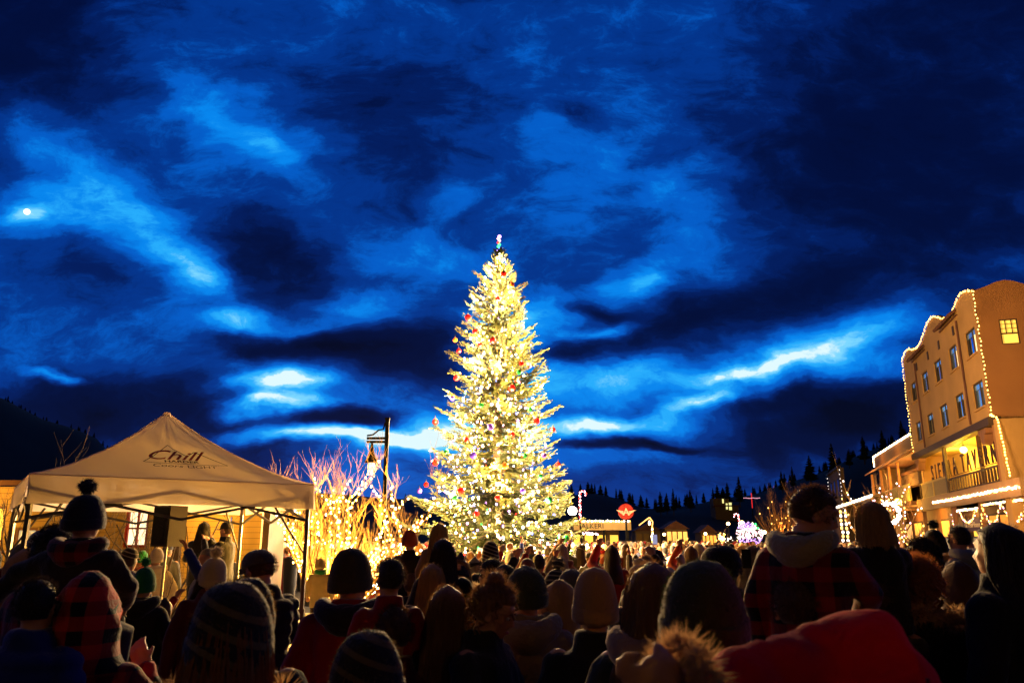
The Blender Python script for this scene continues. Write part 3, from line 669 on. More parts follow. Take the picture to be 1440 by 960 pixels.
# ---------------- lower wing with long balcony
w0,w1=LT+.02,35.5
lw=empty('tavern_wing_building',(O[0],O[1],0),RZ,'lower brown wing with a lit balcony and straight light strung roof left of the hotel','building')
MB().box((w0,-2.6,0),(w1,-2.4,8.0)).obj('back_wall',M_siding_b,lw)
MB().box((w0,-.3,8.15),(w1,0,9.05)).obj('parapet',mat('dark_board_parapet',(.14,.07,.03),.85,.3,3,.3,30,fn=boards(.3,0)),lw)
MB().box((w0,-10,8.0),(w1,-.32,8.12)).obj('roof',M_tile,lw)
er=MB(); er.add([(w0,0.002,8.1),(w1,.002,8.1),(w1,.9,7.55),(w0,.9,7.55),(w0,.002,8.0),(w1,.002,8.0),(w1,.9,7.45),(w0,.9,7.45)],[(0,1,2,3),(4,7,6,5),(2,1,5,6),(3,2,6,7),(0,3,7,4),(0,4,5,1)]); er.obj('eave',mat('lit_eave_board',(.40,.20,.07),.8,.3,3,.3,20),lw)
MB().box((w1-.2,-10,0),(w1,-.32,8.0)).obj('end_wall',M_siding_b,lw)
MB().box((w0,-2.4,4.2),(w1,.6,4.45)).obj('balcony_floor',M_wood,lw)
MB().box((w0,.5,4.5),(w1,.62,5.65)).obj('railing_panel',mat('yellow_boards',(.55,.42,.10),.8,.2,3,.3,20,fn=boards(.12,0)),lw)
for t in (22.5,26.3,30.2,34.8): MB().box((t,.3,4.45),(t+.28,.48,7.5)).obj('post',mat('orange_timber',(.34,.16,.05),.7,.3,5,.3,30),lw)
for (a,b) in ((19.5,21.0),(23.6,25.6),(28,29.6)):
    f_=MB().box((a,-2.38,4.6),(b,-2.34,6.6)).obj('window',M_dark,lw); MB().box((a+.12,-2.33,4.8),(b-.12,-2.31,6.4)).obj('pane',mat('porch_pane',(1,.5,.1),emit=(1,.55,.08),es=.9),f_)
MB().box((w0,-2.2,0),(w1,-1.9,4.1)).obj('shopfront_wall',M_wood,lw)
for i,(a,b) in enumerate(((19,21.5),(23,26),(28,31),(32,34.5))):
    f_=MB().box((a,-1.88,.8),(b,-1.84,3.3)).obj('shop_window',M_dark,lw); MB().box((a+.12,-1.83,.95),(b-.12,-1.81,3.15)).obj('pane',mat('shop_pane_%d'%(i%2),(1,.5,.1),emit=((1,.5,.08),(1,.62,.2))[i%2],es=.9),f_)
q=[wpt(w1,.05,8.3),wpt(w1,.05,9.1),wpt(w0+.3,.05,9.1)]; string_lights('string of warm white lights along the straight roof edge of the lower wing',poly_pts(q,.11,.02),['warm' if i%2 else 'white' for i in range(400)],.055,9,[q],.01)
for (t,h,o,pw) in ((20.5,6.6,-.8,600),(26,6.6,-.8,600),(31,6.4,-.8,500),(21,3.6,-.6,350),(29,3.6,-.6,350),(24,8.4,1.6,260),(31,8.4,1.6,260)): lamp('glow',wpt(t,o,h),pw,(1,.46,.07),.1)
# ---------------- low shop with light strung awning, and false front shop
sh_=empty('awning_shop_building',(O[0],O[1],0),RZ,'low dark shop with a brightly lit awning edge left of the lower wing','building')
a0=fac(1176,713,2.0); a1=fac(1227,697,2.0); t0,t1=a1[0],a0[0]; hh=(a0[1]+a1[1])/2
print('awn',a0,a1)
MB().box((t0+1,-6,0),(t1,-2,7.2)).obj('wall',M_siding_b,sh_); MB().box((t0+1,-6.4,7.2),(t1+.2,-1.7,7.4)).obj('roof',M_tile,sh_)
ra=MB(); ra.add([(t0,-2.0,hh+1.0),(t1,-2.0,hh+1.0),(t1,2,hh),(t0,2,hh),(t0,-2,hh+.85),(t1,-2,hh+.85),(t1,2,hh-.25),(t0,2,hh-.25)],[(0,1,2,3),(4,7,6,5),(2,1,5,6),(3,2,6,7),(0,3,7,4),(0,4,5,1)]); ra.obj('awning',M_siding_b,sh_)
for i in range(5): MB().box((t0+.3+i*(t1-t0-.6)/4,1.7,0),(t0+.5+i*(t1-t0-.6)/4,1.88,hh-.26)).obj('post',M_wood,sh_)
for i in range(4):
    a=t0+1.5+i*(t1-t0-2)/4; f_=MB().box((a,-1.98,.7),(a+(t1-t0)/5.5,-1.94,3.2)).obj('shop_window',M_dark,sh_); MB().box((a+.15,-1.93,.85),(a+(t1-t0)/5.5-.15,-1.9,3.05)).obj('pane',mat('awn_pane_%d'%(i%2),(1,.6,.2),emit=((1,.5,.10),(1,.75,.35))[i%2],es=1.3),f_)
q=[wpt(t0,2.05,hh),wpt(t1,2.05,hh)]; string_lights('bright band of white lights along the awning edge of the low shop',poly_pts(q,.09,.05),['white' if i%3 else 'warm' for i in range(600)],.06,10,[q],.01)
lamp('glow',wpt((t0+t1)/2,1.2,hh+.9),500,(1,.42,.10),.1)
ff=empty('false_front_shop',(O[0],O[1],0),RZ,'narrow brown false front shop outlined in tiny lights at the end of the row','building')
MB().box((61,-.4,0),(75,0,10.3)).obj('false_front',M_siding_b,ff); MB().box((60.8,-.1,10.31),(75.2,.3,10.55)).obj('cornice',M_dark,ff); MB().box((61.2,-9,0),(74.8,-.41,6.2)).obj('shop_body',M_siding_b,ff)
for i in range(3): f_=MB().box((63+i*4,.003,6.9),(64.6+i*4,.05,9.2)).obj('window',M_dark,ff); MB().box((63.2+i*4,.052,7.1),(64.4+i*4,.07,9.0)).obj('pane',M_glass,f_)
q=[wpt(61,.1,5),wpt(61,.1,10.5),wpt(75,.1,10.5),wpt(75,.1,3)]; string_lights('string of small lights outlining the brown false front shop',poly_pts(q,.5,.05),['white']*300,.05,2.5,[q],.01)
lamp('glow',wpt(68,3,4.6),300,(1,.55,.2),.2)
# ================================================================ lit trees along the street
def lit_tree(label,llabel,px,Y,h,spread,seed,r,es,power,cols=('warm','white'),step=.16,n=400,color=(1,.6,.25),nst=7,levels=3,mt=None):
    b=at(px,760,Y); b.z=0
    t_,st_=bare_tree(label,b,h,spread,seed,nst=nst,levels=levels,mat_=mt or M_barklit,r0=.02*h,up=.3)
    pts=[]; ws=[]
    for s_ in st_:
        w_=[Vector(p)+b for p in s_]; ws.append(w_); pts+=poly_pts(w_,step,.06)
    random.Random(seed).shuffle(pts); pts=pts[:n]
    l=string_lights(llabel,pts,[cols[i%len(cols)] for i in range(len(pts))],r,es,ws[:14],.008)
    for k in range(3): lamp('bulb_glow',(b.x+(k-1)*spread*.5,Y-.2,h*(.35+.2*k)),power/3,color,.1,l)
    return b
lit_tree('bare street tree strung with white lights in front of the lower wing','white string lights hanging through the bare tree before the lower wing',1248,36,6.2,.6,31,.03,8,420,('white','pink','warm'),.2,260,(1,.45,.18))
lit_tree('squat bare shrub packed with pink and white lights below the wing','dense pink and white lights in the squat shrub below the wing',1270,33,2.9,1.9,33,.028,5,260,('white','pink','amber','amber'),.09,600,(1,.5,.25),12,3)
lit_tree('bushy street tree full of orange twigs beyond the boy in plaid','orange lights in the tree beyond the boy in plaid',1110,80,8.8,1.1,35,.06,4,600,('amber','warm'),.3,110,(1,.36,.08),10,4)
# wreath
wp=at(1250,721,35); wr=empty('light_wreath',wp,0,'round glowing wreath of white lights hanging in front of the lower wing','wreath')
MB().tube([(.42*math.cos(a),0,.42*math.sin(a)) for a in [i*math.pi/12 for i in range(25)]],.07,6).obj('hoop',M_need,wr)
wb=[]
for i in range(44): a=i*.2856; b=bpy.data.objects.new('bulb',bulb_mesh('white',.045,9)); COL.objects.link(b); b.parent=wr; b.location=((.42+.07*math.sin(i*5))*math.cos(a),-.08,(.42+.07*math.sin(i*5))*math.sin(a))
MB().tube([(0,0,-.45),(0,0,-wp.z)],.03,6).obj('stake',M_metal,wr)
# column of stacked lamps by the low shop
for k,px in enumerate((1186,1193)):
    p=at(px,760,60); q=[Vector((p.x,60,1.2)),Vector((p.x,60,3.9))]; string_lights('vertical run of big white lamps by the low shop, %s one'%('left','right')[k],poly_pts(q,.3,.03),['white','warm']*20,.10,4,[q],.02,group=None)
# ================================================================ petrol canopy shop, round sign, canes, arrow lantern
YG=52
def X(px,Y=YG): return at(px,745,Y).x
def Zz(py,Y=YG,px=850): return at(px,py,Y).z
gs=empty('canopy_shop',(0,0,0),0,'flat roofed canopy with cream lettered fascia edged in lights right of the fir','shop canopy')
x0,x1=X(806),X(887)
fb=MB().box((x0,YG-.2,Zz(745)),(x1,YG,Zz(733))).obj('fascia',mat('cream_fascia',(.40,.28,.12),.7,.15,2,.1,20),gs)
MB().box((x0,YG,Zz(743)),(x1,YG+6,Zz(735))).obj('canopy_roof',M_wood,gs)
TX=Matrix(((1,0,0,0),(0,0,-1,0),(0,1,0,0),(0,0,0,1)))
put_text('lettering','ALKERI',.44,.02,mat('black_paint',(.01,.01,.01),.5,.1,3,0),Matrix.Translation((X(817),YG-.23,Zz(743)+.02))@TX,fb,width=X(848)-X(817))
for px in (818,850,884): MB().tube([(X(px),YG+.4,0),(X(px),YG+.4,Zz(745))],.08,8).obj('post',M_metal,gs)
MB().box((x0,YG+5.8,0),(x1,YG+6,Zz(745))).obj('back_wall',M_siding_b,gs)
for i in range(4):
    f_=MB().box((x0+.3+i*.9,YG+5.7,.9),(x0+1.0+i*.9,YG+5.78,2.3)).obj('window',M_dark,gs); MB().box((x0+.36+i*.9,YG+5.66,1.0),(x0+.94+i*.9,YG+5.69,2.2)).obj('pane',mat('shop_glow_1.1',(1,.62,.08),emit=(1,.62,.08),es=1.1),f_)
q=[Vector((x0,YG-.25,Zz(732.4))),Vector((x1,YG-.25,Zz(732.4)))]; string_lights('string of warm lights along the top of the cream lettered fascia',poly_pts(q,.13,.03),['warm','white']*100,.05,8,[q],.01)
q=[Vector((X(820),YG+1,Zz(749))),Vector((X(843),YG+1,Zz(751)))]; string_lights('short bright string of lights under the lettered canopy',poly_pts(q,.08,.05),['white','pink']*50,.05,8,[q],.01)
for px in (848,846): pass
lamp('glow',(X(850),YG-1.5,Zz(752)),60,(1,.6,.25),.1); lamp('glow',(X(830),YG+3,2.6),80,(1,.6,.2),.1)
# round red winged sign
ys=50; c=at(880,719,ys); rs=at(891,719,ys).x-c.x
fs=empty('round_sign',(c.x,ys,0),0,'round red sign with white winged letter A on a pole right of the fir','sign')
dk=MB(); dk.rings([[(rs*math.cos(t)*k,y,c.z+rs*math.sin(t)*k) for t in [2*math.pi*i/32 for i in range(32)]] for k,y in ((.93,-.12),(1,-.09),(1,.09),(.93,.12))]); dk.obj('disc',mat('red_enamel',(.38,.02,.012),.4,.15,2,.02,20),fs)
MB().tube([(0,.0,0),(0,.0,c.z-rs)],.06,8).obj('pole',M_metal,fs)
M_wht=mat('white_enamel',(.75,.6,.5),.5,.1,3,0)
put_text('letter','A',rs*1.25,.02,M_wht,Matrix.Translation((-rs*.43,-.15,c.z-rs*.45))@TX,fs,width=rs*.86,bold=.01)
for s_ in (-1,1):
    for k in range(4):
        zz_=c.z+.05*rs-k*rs*.13; MB().prism([(s_*rs*.33,zz_),(s_*rs*(1.22-.2*k),zz_+rs*.16),(s_*rs*(1.16-.2*k),zz_+rs*.04),(s_*rs*.33,zz_-rs*.09)],-.16,-.13).obj('wing',M_wht,fs)
lamp('glow',(c.x+.3,ys-1.6,c.z-1.0),10,(1,.6,.4),.1)
def cane(label,px,y0,y1,Y,hook,r,group=None):
    p=at(px,y1,Y); q=at(px,y0,Y); ro=empty('candy_cane_light',(p.x,Y,0),0,label,'candy cane decoration',group)
    R_=abs(hook); s_=1 if hook>0 else -1
    path=[(0,0,p.z),(0,0,q.z-R_)]+[(s_*(R_-R_*math.cos(a)),0,q.z-R_+R_*math.sin(a)) for a in [i*math.pi/8 for i in range(1,9)]]+[(s_*2*R_,0,q.z-R_*1.7)]
    MB().tube(path,.035,6).obj('frame',mat('cane_red',(.5,.02,.02),.4,.1,3,0),ro); MB().tube([(0,0,0),(0,0,p.z)],.05,6).obj('pole',M_metal,ro)
    for i,v in enumerate(poly_pts(path,r*2.3,.01)):
        b=bpy.data.objects.new('bulb',bulb_mesh(('red','pink','white')[i%3],r,6)); COL.objects.link(b); b.parent=ro; b.location=v+Vector((.03*(-1)**i,-.04,0))
cane('red and white lit candy cane beside the fir above the lettered canopy',816,690,733,44,.17,.036)
cane('small lit candy cane above the far purple lights',1040,722,748,75,-.2,.05)
# arrow shaped house frame with lantern
ah=at(914,745,46); zt=at(911,727,46).z; hs=empty('lit_house_frame',(ah.x,46,0),0,'small gabled frame outlined in lights holding a lantern right of the round sign','decoration')
zb=at(914,742,46).z; wv=.28
MB().beam((-.62,0,zb+.15),(.0,0,zt),.06).beam((0,0,zt),(.18,0,zb+.35),.06).beam((.18,0,zb+.35),(.12,0,zb),.06).obj('gable_frame',mat('frame_glow',(1,.6,.2),emit=(1,.55,.2),es=1.0),hs)
MB().tube([(.1,0,0),(.1,0,zb)],.05,6).obj('post',M_wood,hs); MB().ball((-.02,-.02,zb+.28),(.06,.06,.14),8,6).obj('lantern',mat('lamp_globe_14',(1,.8,.5),emit=(1,.75,.4),es=8),hs,True)
q=[Vector((ah.x+.1,45.9,.9)),Vector((ah.x+.1,45.9,zb))]; string_lights('vertical string of lights on the post under the gabled frame',poly_pts(q,.09,.04),['warm','white']*40,.045,7,[q],.01)
lit_tree('low leafless shrub strung with yellow lights under the round sign','yellow lights in the low shrub under the round sign',892,48,2.5,1.2,41,.03,5,150,('warm','white'),.1,170,(1,.7,.2),9,3)
lit_tree('small leafless shrub strung with white lights under the canopy end','white lights in the small shrub under the canopy end',865,47,2.2,1.0,43,.03,6,90,('white','warm'),.1,130,(1,.7,.3),8,3)
# ================================================================ far lights
for (px,Y,h,sp_,sd,cs,n,pw,lab) in [(1016,72,3.3,.5,51,('warm','white'),240,250,'slender far shrub glowing white and yellow left of the purple one'),
    (1029,74,2.6,.9,53,('warm','white'),150,150,'low far shrub glowing yellow between the candy cane and the white one'),
    (958,80,2.8,1.2,55,('warm','amber'),90,120,'far yellow lit shrub in the middle distance left of the low lamps'),
    (946,84,2.5,1.5,57,('warm',),60,80,'far low lit shrub left end of the middle distance lights')]:
    lit_tree(lab,'lights in the '+lab,px,Y,h,sp_,sd,.05,6,pw,cs,.13,n,(1,.7,.3),9,3)
spc=at(1054,751,70); b0=[]
pr_=random.Random(9)
for i in range(420):
    v=Vector((pr_.gauss(0,1),pr_.gauss(0,1),pr_.gauss(0,1))).normalized()*(.55+.5*pr_.random()**.5); b0.append(spc+Vector((v.x*1.05,v.y*1.05,v.z*1.05)))
ps=empty('round_topiary',(spc.x,70,0),0,'round clipped shrub ball covered in purple white and green lights in the distance','shrub')
tb=MB()
for i in range(900):
    v=Vector((pr_.gauss(0,1),pr_.gauss(0,1),pr_.gauss(0,1))).normalized(); c_=v*(.6+.45*pr_.random()); a_=v.orthogonal().normalized()*.09; tb.add([c_-a_,c_+a_,c_+v*.2],[(0,1,2)])
tb.v=[(x,y,z+spc.z) for x,y,z in tb.v]; tb.obj('foliage',M_need,ps,fix=False); MB().tube([(0,0,0),(0,0,spc.z)],.07,6).obj('trunk',M_bark,ps)
string_lights('purple white and green lights covering the far round shrub ball',b0,[('violet' if p.z<spc.z-.35 or p.z>spc.z+.5 and p.x<spc.x+.3 else ('green' if p.x>spc.x+.4 and p.z>spc.z+.45 else ('white' if i%3 else 'pink'))) for i,p in enumerate(b0)],.06,3.2)
for (px,py,Y,pw,lab) in [(934,751,85,30,'small far street lamp at the left of the middle distance lights'),(992,750,85,400,'far street lamp with an orange glow over the crowd'),(1024,736,74,60,'far white lamp left of the second candy cane'),(1043,734,73,60,'far white lamp right of the second candy cane'),(1075,748,68,80,'far pinkish lamp right of the purple shrub ball')]:
    p=at(px,py,Y); street_lamp(lab,(p.x,Y),p.z,pw,(1,.55,.2) if px in (992,934) else (1,.8,.6),.16,18)
# low far shop fronts closing the square
for i,(pa,pb,Y,h,lab,em) in enumerate([(936,966,90,3.4,'low far stall row with a glowing yellow front in the middle distance',(1,.5,.1)),(986,1006,92,3.0,'small far stall glowing orange under the far street lamp',(1,.42,.06)),(894,930,95,3.2,'dark far shed behind the gabled light frame',(.2,.1,.02))]):
    a=at(pa,757,Y).x; b=at(pb,757,Y).x; o=empty('far_stall',((a+b)/2,Y,0),0,lab,'stall'); w_=(b-a)/2
    MB().box((-w_,0,0),(w_,3,h-.4)).obj('wall',M_siding_b,o); MB().prism([(-w_-.3,h-.4),(w_+.3,h-.4),(0,h+.5)],-.3,3.2).obj('roof',M_tile,o)
    n_=4
    for k in range(n_): MB().box((-w_+.2+k*2*w_/n_,-.04,1.3),(-w_+.2+(k+.75)*2*w_/n_,-.01,h-.7)).obj('window',mat('stall_glow_%d'%i,em,emit=em,es=1.5 if i<2 else .1),o)
# hill house
hp=at(1022,712,165); hh_=empty('hill_house',(hp.x,165,hp.z-1.3),0,'small dark house with three lit windows on the far hill','house')
MB().box((-2.4,0,-3),(2.4,4,1.3)).obj('wall',M_siding_b,hh_); MB().box((-2.6,.5,1.31),(.6,3.5,3.0)).obj('upper_wall',M_siding_b,hh_); MB().prism([(-2.9,1.32),(2.9,1.32),(2.6,1.6),(-2.6,1.6)],-.3,.45).obj('roof',M_tile,hh_)
for (px,py,w_,h_) in ((1017.5,704,.16,.42),(1022,711.5,.18,.6),(1027,711.5,.28,.75)):
    p=at(px,py,165); MB().box((p.x-hp.x-w_,-.06 if py>708 else .44,p.z-hh_.location.z-h_/1),(p.x-hp.x+w_,-.02 if py>708 else .48,p.z-hh_.location.z+h_/1)).obj('window',mat('hill_pane',(1,.9,.4),emit=(.9,.85,.3),es=1.2),hh_)
# lit cross mast
cpos=at(1057,700,120); cm=empty('lit_mast',(cpos.x,120,0),0,'thin mast with red upright and white crossbar of lights on the far hill','light mast')
zt=at(1057,693,120).z; zb=at(1057,714,120).z
MB().tube([(0,0,-2),(0,0,zb)],.08,6).obj('pole',M_metal,cm); MB().box((-.05,-.05,zb),(.05,.05,zt)).obj('upright',mat('mast_red',(1,.03,.02),emit=(1,.03,.03),es=.7),cm)
MB().tube([(-1.25,0,cpos.z),(1.25,0,cpos.z)],.02,6).obj('crossbar',M_metal,cm)
for i in range(15): b=bpy.data.objects.new('bulb',bulb_mesh('pink',.055,1.4)); COL.objects.link(b); b.parent=cm; b.location=((i-7)*.17,-.06,cpos.z+.03*math.sin(i))
# ================================================================ lamp post by the fir
lpY=20; p0=at(545,590,lpY); M_post=mat('lamp_post_black',(.003,.003,.003),.8,.2,6,.1,40,spec=.08); lp=empty('lamp_post',(p0.x,lpY,0),0,'black square lamp post with side bracket and bell lantern between bare tree and fir','street lamp')
def L_(px,py): v=at(px,py,lpY); return (v.x-p0.x,v.z)
MB().box((-.048,-.048,0),(.048,.048,p0.z)).box((-.06,-.06,p0.z+.002),(.06,.06,p0.z+.05)).box((-.13,-.13,.003),(.13,.13,.5)).obj('pole',M_post,lp)
x_,z_=L_(516,616); z2=L_(516,621)[1]
MB().box((x_,-.03,z_-.03),(-.05,.03,z_+.03)).box((x_,-.03,z2-.03),(-.05,.03,z2+.03)).obj('bracket',M_post,lp)
a=L_(540,594); b=L_(530,611); MB().tube([(a[0]+.03,0,a[1]),(a[0]-.01,0,a[1]-.17),(b[0]+.04,0,b[1]+.12),(b[0]-.1,0,b[1]),(x_,0,z_+.07)],.022,6).obj('brace',M_post,lp)
x_,z_=L_(522,652); zt=L_(522,623)[1]
prf=[(.03,zt),(.045,zt-.1),(.07,zt-.25),(.13,zt-.40),(.17,z_+.06),(.165,z_+.03)]
MB().rings([[(x_+r*math.cos(t),r*math.sin(t),z) for t in [i*math.pi/8 for i in range(16)]] for r,z in prf]).obj('bell_shade',M_post,lp,True)
MB().ball((x_,0,z_-.07),(.1,.1,.13),12,8).obj('globe',mat('lamp_globe_dim',(1,.8,.5),emit=(1,.72,.45),es=1.6),lp,True)
# second street lamp of the same kind is hidden behind the fir
# ================================================================ yellow sided building on the left
YB=19
bl=empty('clapboard_building',(0,0,0),0,'yellow lit clapboard building with garlanded windows behind the beer tent','building')
M_clap=mat('yellow_clapboard',(.42,.27,.09),.8,.12,2,.2,30,fn=boards(.13,2,.55,.12))
xr=at(366,757,YB).x; eave=at(10,684,YB).z
wb_=MB(); wall_grid(wb_,-20,xr,0,eave,[(-9.15,-8.6,1.75,2.62),(-13.4,-12.0,1.1,2.7),(-11.75,-11.2,1.4,2.2)],YB,YB+.25); wb_.obj('front_wall',M_clap,bl)
MB().box((xr-.25,YB+.26,0),(xr,YB+2,eave)).obj('side_wall',M_dark,bl)
MB().add([(-20.3,YB-.5,eave+.003),(xr,YB-.5,eave+.003),(xr,YB+2.2,eave+.2),(-20.3,YB+2.2,eave+.2),(-20.3,YB-.5,eave+.12),(xr,YB-.5,eave+.12),(xr,YB+2.2,eave+.3),(-20.3,YB+2.2,eave+.3)],[(0,3,2,1),(4,5,6,7),(0,1,5,4),(1,2,6,5),(2,3,7,6),(3,0,4,7)]).obj('roof',M_tile,bl)
for k,(a,b,c,d) in enumerate([(-9.15,-8.6,1.75,2.62),(-13.4,-12.0,1.1,2.7),(-11.75,-11.2,1.4,2.2)]):
    f=MB(); t_=.06; f.box((a,YB+.03,c),(a+t_,YB+.15,d)); f.box((b-t_,YB+.03,c),(b,YB+.15,d)); f.box((a+t_,YB+.03,c),(b-t_,YB+.15,c+t_)); f.box((a+t_,YB+.03,d-t_),(b-t_,YB+.15,d)); f.box(((a+b)/2-.02,YB+.04,c+t_),((a+b)/2+.02,YB+.14,d-t_)); f.box((a+t_,YB+.045,(c+d)/2-.02),((a+b)/2-.02,YB+.135,(c+d)/2+.02)); f.box(((a+b)/2+.02,YB+.045,(c+d)/2-.02),(b-t_,YB+.135,(c+d)/2+.02))
    fr=f.obj('window',mat('red_trim',(.35,.03,.02),.6,.2,4,0) if k==0 else M_wood,bl); MB().box((a+t_,YB+.1,c+t_),(b-t_,YB+.12,d-t_)).obj('pane',mat('home_pane_%d'%k,(1,.8,.4),emit=((1,.85,.5),(1,.55,.06),(.8,.75,.4))[k],es=(1.6,1.0,.5)[k]),fr)
p=at(255,752,YB); pq=MB().box((p.x-.12,YB-.04,p.z-.2),(p.x+.12,YB-.003,p.z+.2)).obj('number_plate',M_dark,bl); put_text('numeral','6',.3,.006,M_cream,Matrix.Translation((p.x-.09,YB-.05,p.z-.1))@TX,pq)
for px in (250,374): v=at(px,757,YB-1.2); MB().box((v.x-.07,YB-1.25,0),(v.x+.07,YB-1.11,eave-.2)).obj('post',M_dark,bl)
q=[Vector((-20,YB-.55,eave-.03)),Vector((-12.2,YB-.55,eave-.03))]; string_lights('string of amber lights under the eave of the clapboard building at the far left',poly_pts(q,.12,.03),['amber','warm']*60,.03,9,[q],.008)
q=[Vector((-9.3+.85*i/12,YB-.03,2.7+.05*math.sin(i*2))) for i in range(13)]; string_lights('coloured garland of lights over the clapboard building window',poly_pts(q,.07,.05),['green','red','warm','white','green']*20,.028,5,[q],.02)
lamp('glow',(-12.5,YB-1.2,eave-.4),150,(1,.5,.08),.1); lamp('glow',(-17,YB-1.2,eave-.4),150,(1,.5,.08),.1); lamp('glow',(-7.2,YB-1.3,eave-.35),260,(1,.5,.07),.1)
# ================================================================ beer tent
LC,RC,CC,DC=Vector((-5.0,8.2,0)),Vector((-2.47,9.9,0)),Vector((-4.15,12.4,0)),Vector((-6.7,10.7,0))
PK=Vector((-4.58,10.3,3.56)); ZE=2.60; ZV=2.30
M_tent=mat('tent_fabric',(.88,.76,.62),.75,.06,2,.12,9,trans=.55,spec=.15)
tn=empty('beer_tent',(-4.58,10.3,0),0,'white pop up beer tent with printed logo on the left','tent'); tc_=Vector((-4.58,10.3,0))
def surf(A,B,a,v):
    b=A.lerp(B,a); q=b.lerp(Vector((PK.x,PK.y,0)),v); z=ZE+(PK.z-ZE)*(v**1.38); 
    z-=.035*math.sin(math.pi*a)*math.sin(math.pi*min(1,v*1.2))*(1-v)
    z+=.022*math.sin(a*38+v*7+math.sin(a*13)*2)*max(0,v-.5)*2*(1-v)*3+.006*math.sin(a*21+v*15)*math.sin(v*9)
    return Vector((q.x,q.y,z))
fab=MB(); NA,NV=36,22
cs=[LC,RC,CC,DC]
for f in range(4):
    A,B=cs[f],cs[(f+1)%4]; out=(A+B)/2-tc_; out.z=0; out.normalize()
    rs_=[]
    for j in range(NV+1): rs_.append([surf(A,B,i/NA,j/NV*.985)-tc_ for i in range(NA+1)])
    fab.rings(rs_,cap=False,close=False)
    # valance: hangs from the eave, slightly rippled, dips at the ends
    vs=[]
    for j in range(6):
        t=j/5; vs.append([Vector((A.lerp(B,i/NA).x,A.lerp(B,i/NA).y,ZE-.001-(ZE-ZV)*t+ (.025*math.sin(i/NA*math.pi)*t)))+out*(.015*t*math.sin(i*.9+f*2)+.02*t)-tc_ for i in range(NA+1)])
    fab.rings(vs,cap=False,close=False)
b=fab.obj('canopy',M_tent,tn,True,fix=False); 
pc=MB().ball(PK-tc_+Vector((0,0,-.015)),(.05,.05,.035),12,8).obj('peak_cap',M_tent,tn,True)
M_frame=mat('tent_frame_paint',(.10,.09,.08),.45,.2,4,0,metal=.3); M_steel=mat('tent_leg_steel',(.30,.28,.22),.4,.2,4,0,metal=.6)
zf=2.42
for k,c_ in enumerate(cs):
    inn=(tc_-c_); inn.z=0; inn.normalize(); p=c_+inn*.06-tc_
    lg=MB().box((p.x-.022,p.y-.022,1.1),(p.x+.022,p.y+.022,zf+.1)).box((p.x-.015,p.y-.015,.03),(p.x+.015,p.y+.015,1.1)).obj('leg',M_frame if k<2 else M_steel,tn)
    MB().box((p.x-.035,p.y-.035,1.02),(p.x+.035,p.y+.035,1.13)).obj('lock_collar',M_frame,lg); MB().box((p.x-.08,p.y-.08,.003),(p.x+.08,p.y+.08,.03)).obj('foot',M_steel,lg)
    MB().beam(p+Vector((0,0,1.75)),p+inn*.45+Vector((0,0,zf-.08)),.02).obj('brace',M_frame,tn)
for f in range(4):
    A,B=cs[f]-tc_,cs[(f+1)%4]-tc_; A=A*.975;B=B*.975
    for h in range(2):
        P_=A.lerp(B,h/2); Q_=A.lerp(B,(h+1)/2); u=Vector((0,0,zf+.04)); l_=Vector((0,0,zf-.26))
        MB().beam(P_+u,Q_+l_,.022,.03).beam(P_+l_,Q_+u,.022,.03).obj('scissor_truss',M_frame,tn)
for c_ in cs: MB().beam((c_-tc_)*.97+Vector((0,0,zf)),Vector((0,0,PK.z-.22)),.02).obj('rafter',M_frame,tn)
for A in cs:
    MB().tube([surf(A,A,0,j/14*.97)-tc_+Vector((0,0,.004)) for j in range(15)],.008,5).obj('seam',M_tent,tn)
for f in range(4):
    A,B=cs[f],cs[(f+1)%4]; MB().tube([Vector((A.lerp(B,i/20).x,A.lerp(B,i/20).y,ZE+.002))-tc_ for i in range(21)],.007,5).obj('seam',M_tent,tn)
# logo
M_ink=mat('black_ink',(.07,.025,.02),.7,.1,3,0); M_redink=mat('red_ink',(.34,.02,.015),.7,.1,3,0)
V0=.375
def on_tent(x,y,off):
    v=V0+y/1.83; a=.5+x/(3.05*(1-v)); q=surf(LC,RC,a,v); e=.01
    n=(surf(LC,RC,a+e,v)-surf(LC,RC,a-e,v)).cross(surf(LC,RC,a,v+e)-surf(LC,RC,a,v-e)).normalized()
    if n.z<0: n=-n
    return q+n*off-tc_
def logo_text(body,x0,y0,width,size,m,rot=0,yscale=1,**k):
    me=text_mesh(body,size,.0,**k); xs=[v.co.x for v in me.vertices]; a,b_=min(xs),max(xs)
    bm_=bmesh.new(); bm_.from_mesh(me); 
    for v in bm_.verts:
        x=(v.co.x-a)*width/(b_-a); y=v.co.y*yscale+math.tan(rot)*x; v.co=on_tent(x0+x,y0+y,.006)
    bm_.to_mesh(me); bm_.free(); me.materials.clear(); me.materials.append(m); link('logo_lettering',me,tn)
def logo_line(pts,w_,m):
    mb=MB()
    for (a,b_) in zip(pts,pts[1:]):
        n=10; d=Vector((b_[0]-a[0],b_[1]-a[1])).normalized(); nx_,ny_=-d.y*w_/2,d.x*w_/2
        mb.rings([[on_tent(a[0]+(b_[0]-a[0])*i/n+nx_*s_,a[1]+(b_[1]-a[1])*i/n+ny_*s_,.004) for i in range(n+1)] for s_ in (-1,1)],cap=False,close=False)
    mb.obj('logo_line',m,tn,fix=False)
logo_line([(-.37,.0),(-.06,.42),(.14,.20),(.24,.30),(.60,-.02),(-.37,.0)],.010,M_ink)
logo_text('Chill',-.30,.09,.66,.30,M_redink,shear=.45,bold=.002)
logo_text('HARDER',-.13,.018,.40,.075,M_ink,bold=.002)
logo_text('Coors',-.27,-.115,.34,.12,M_ink,shear=.3,bold=0); logo_text('LIGHT',.12,-.115,.34,.10,M_ink,bold=0)
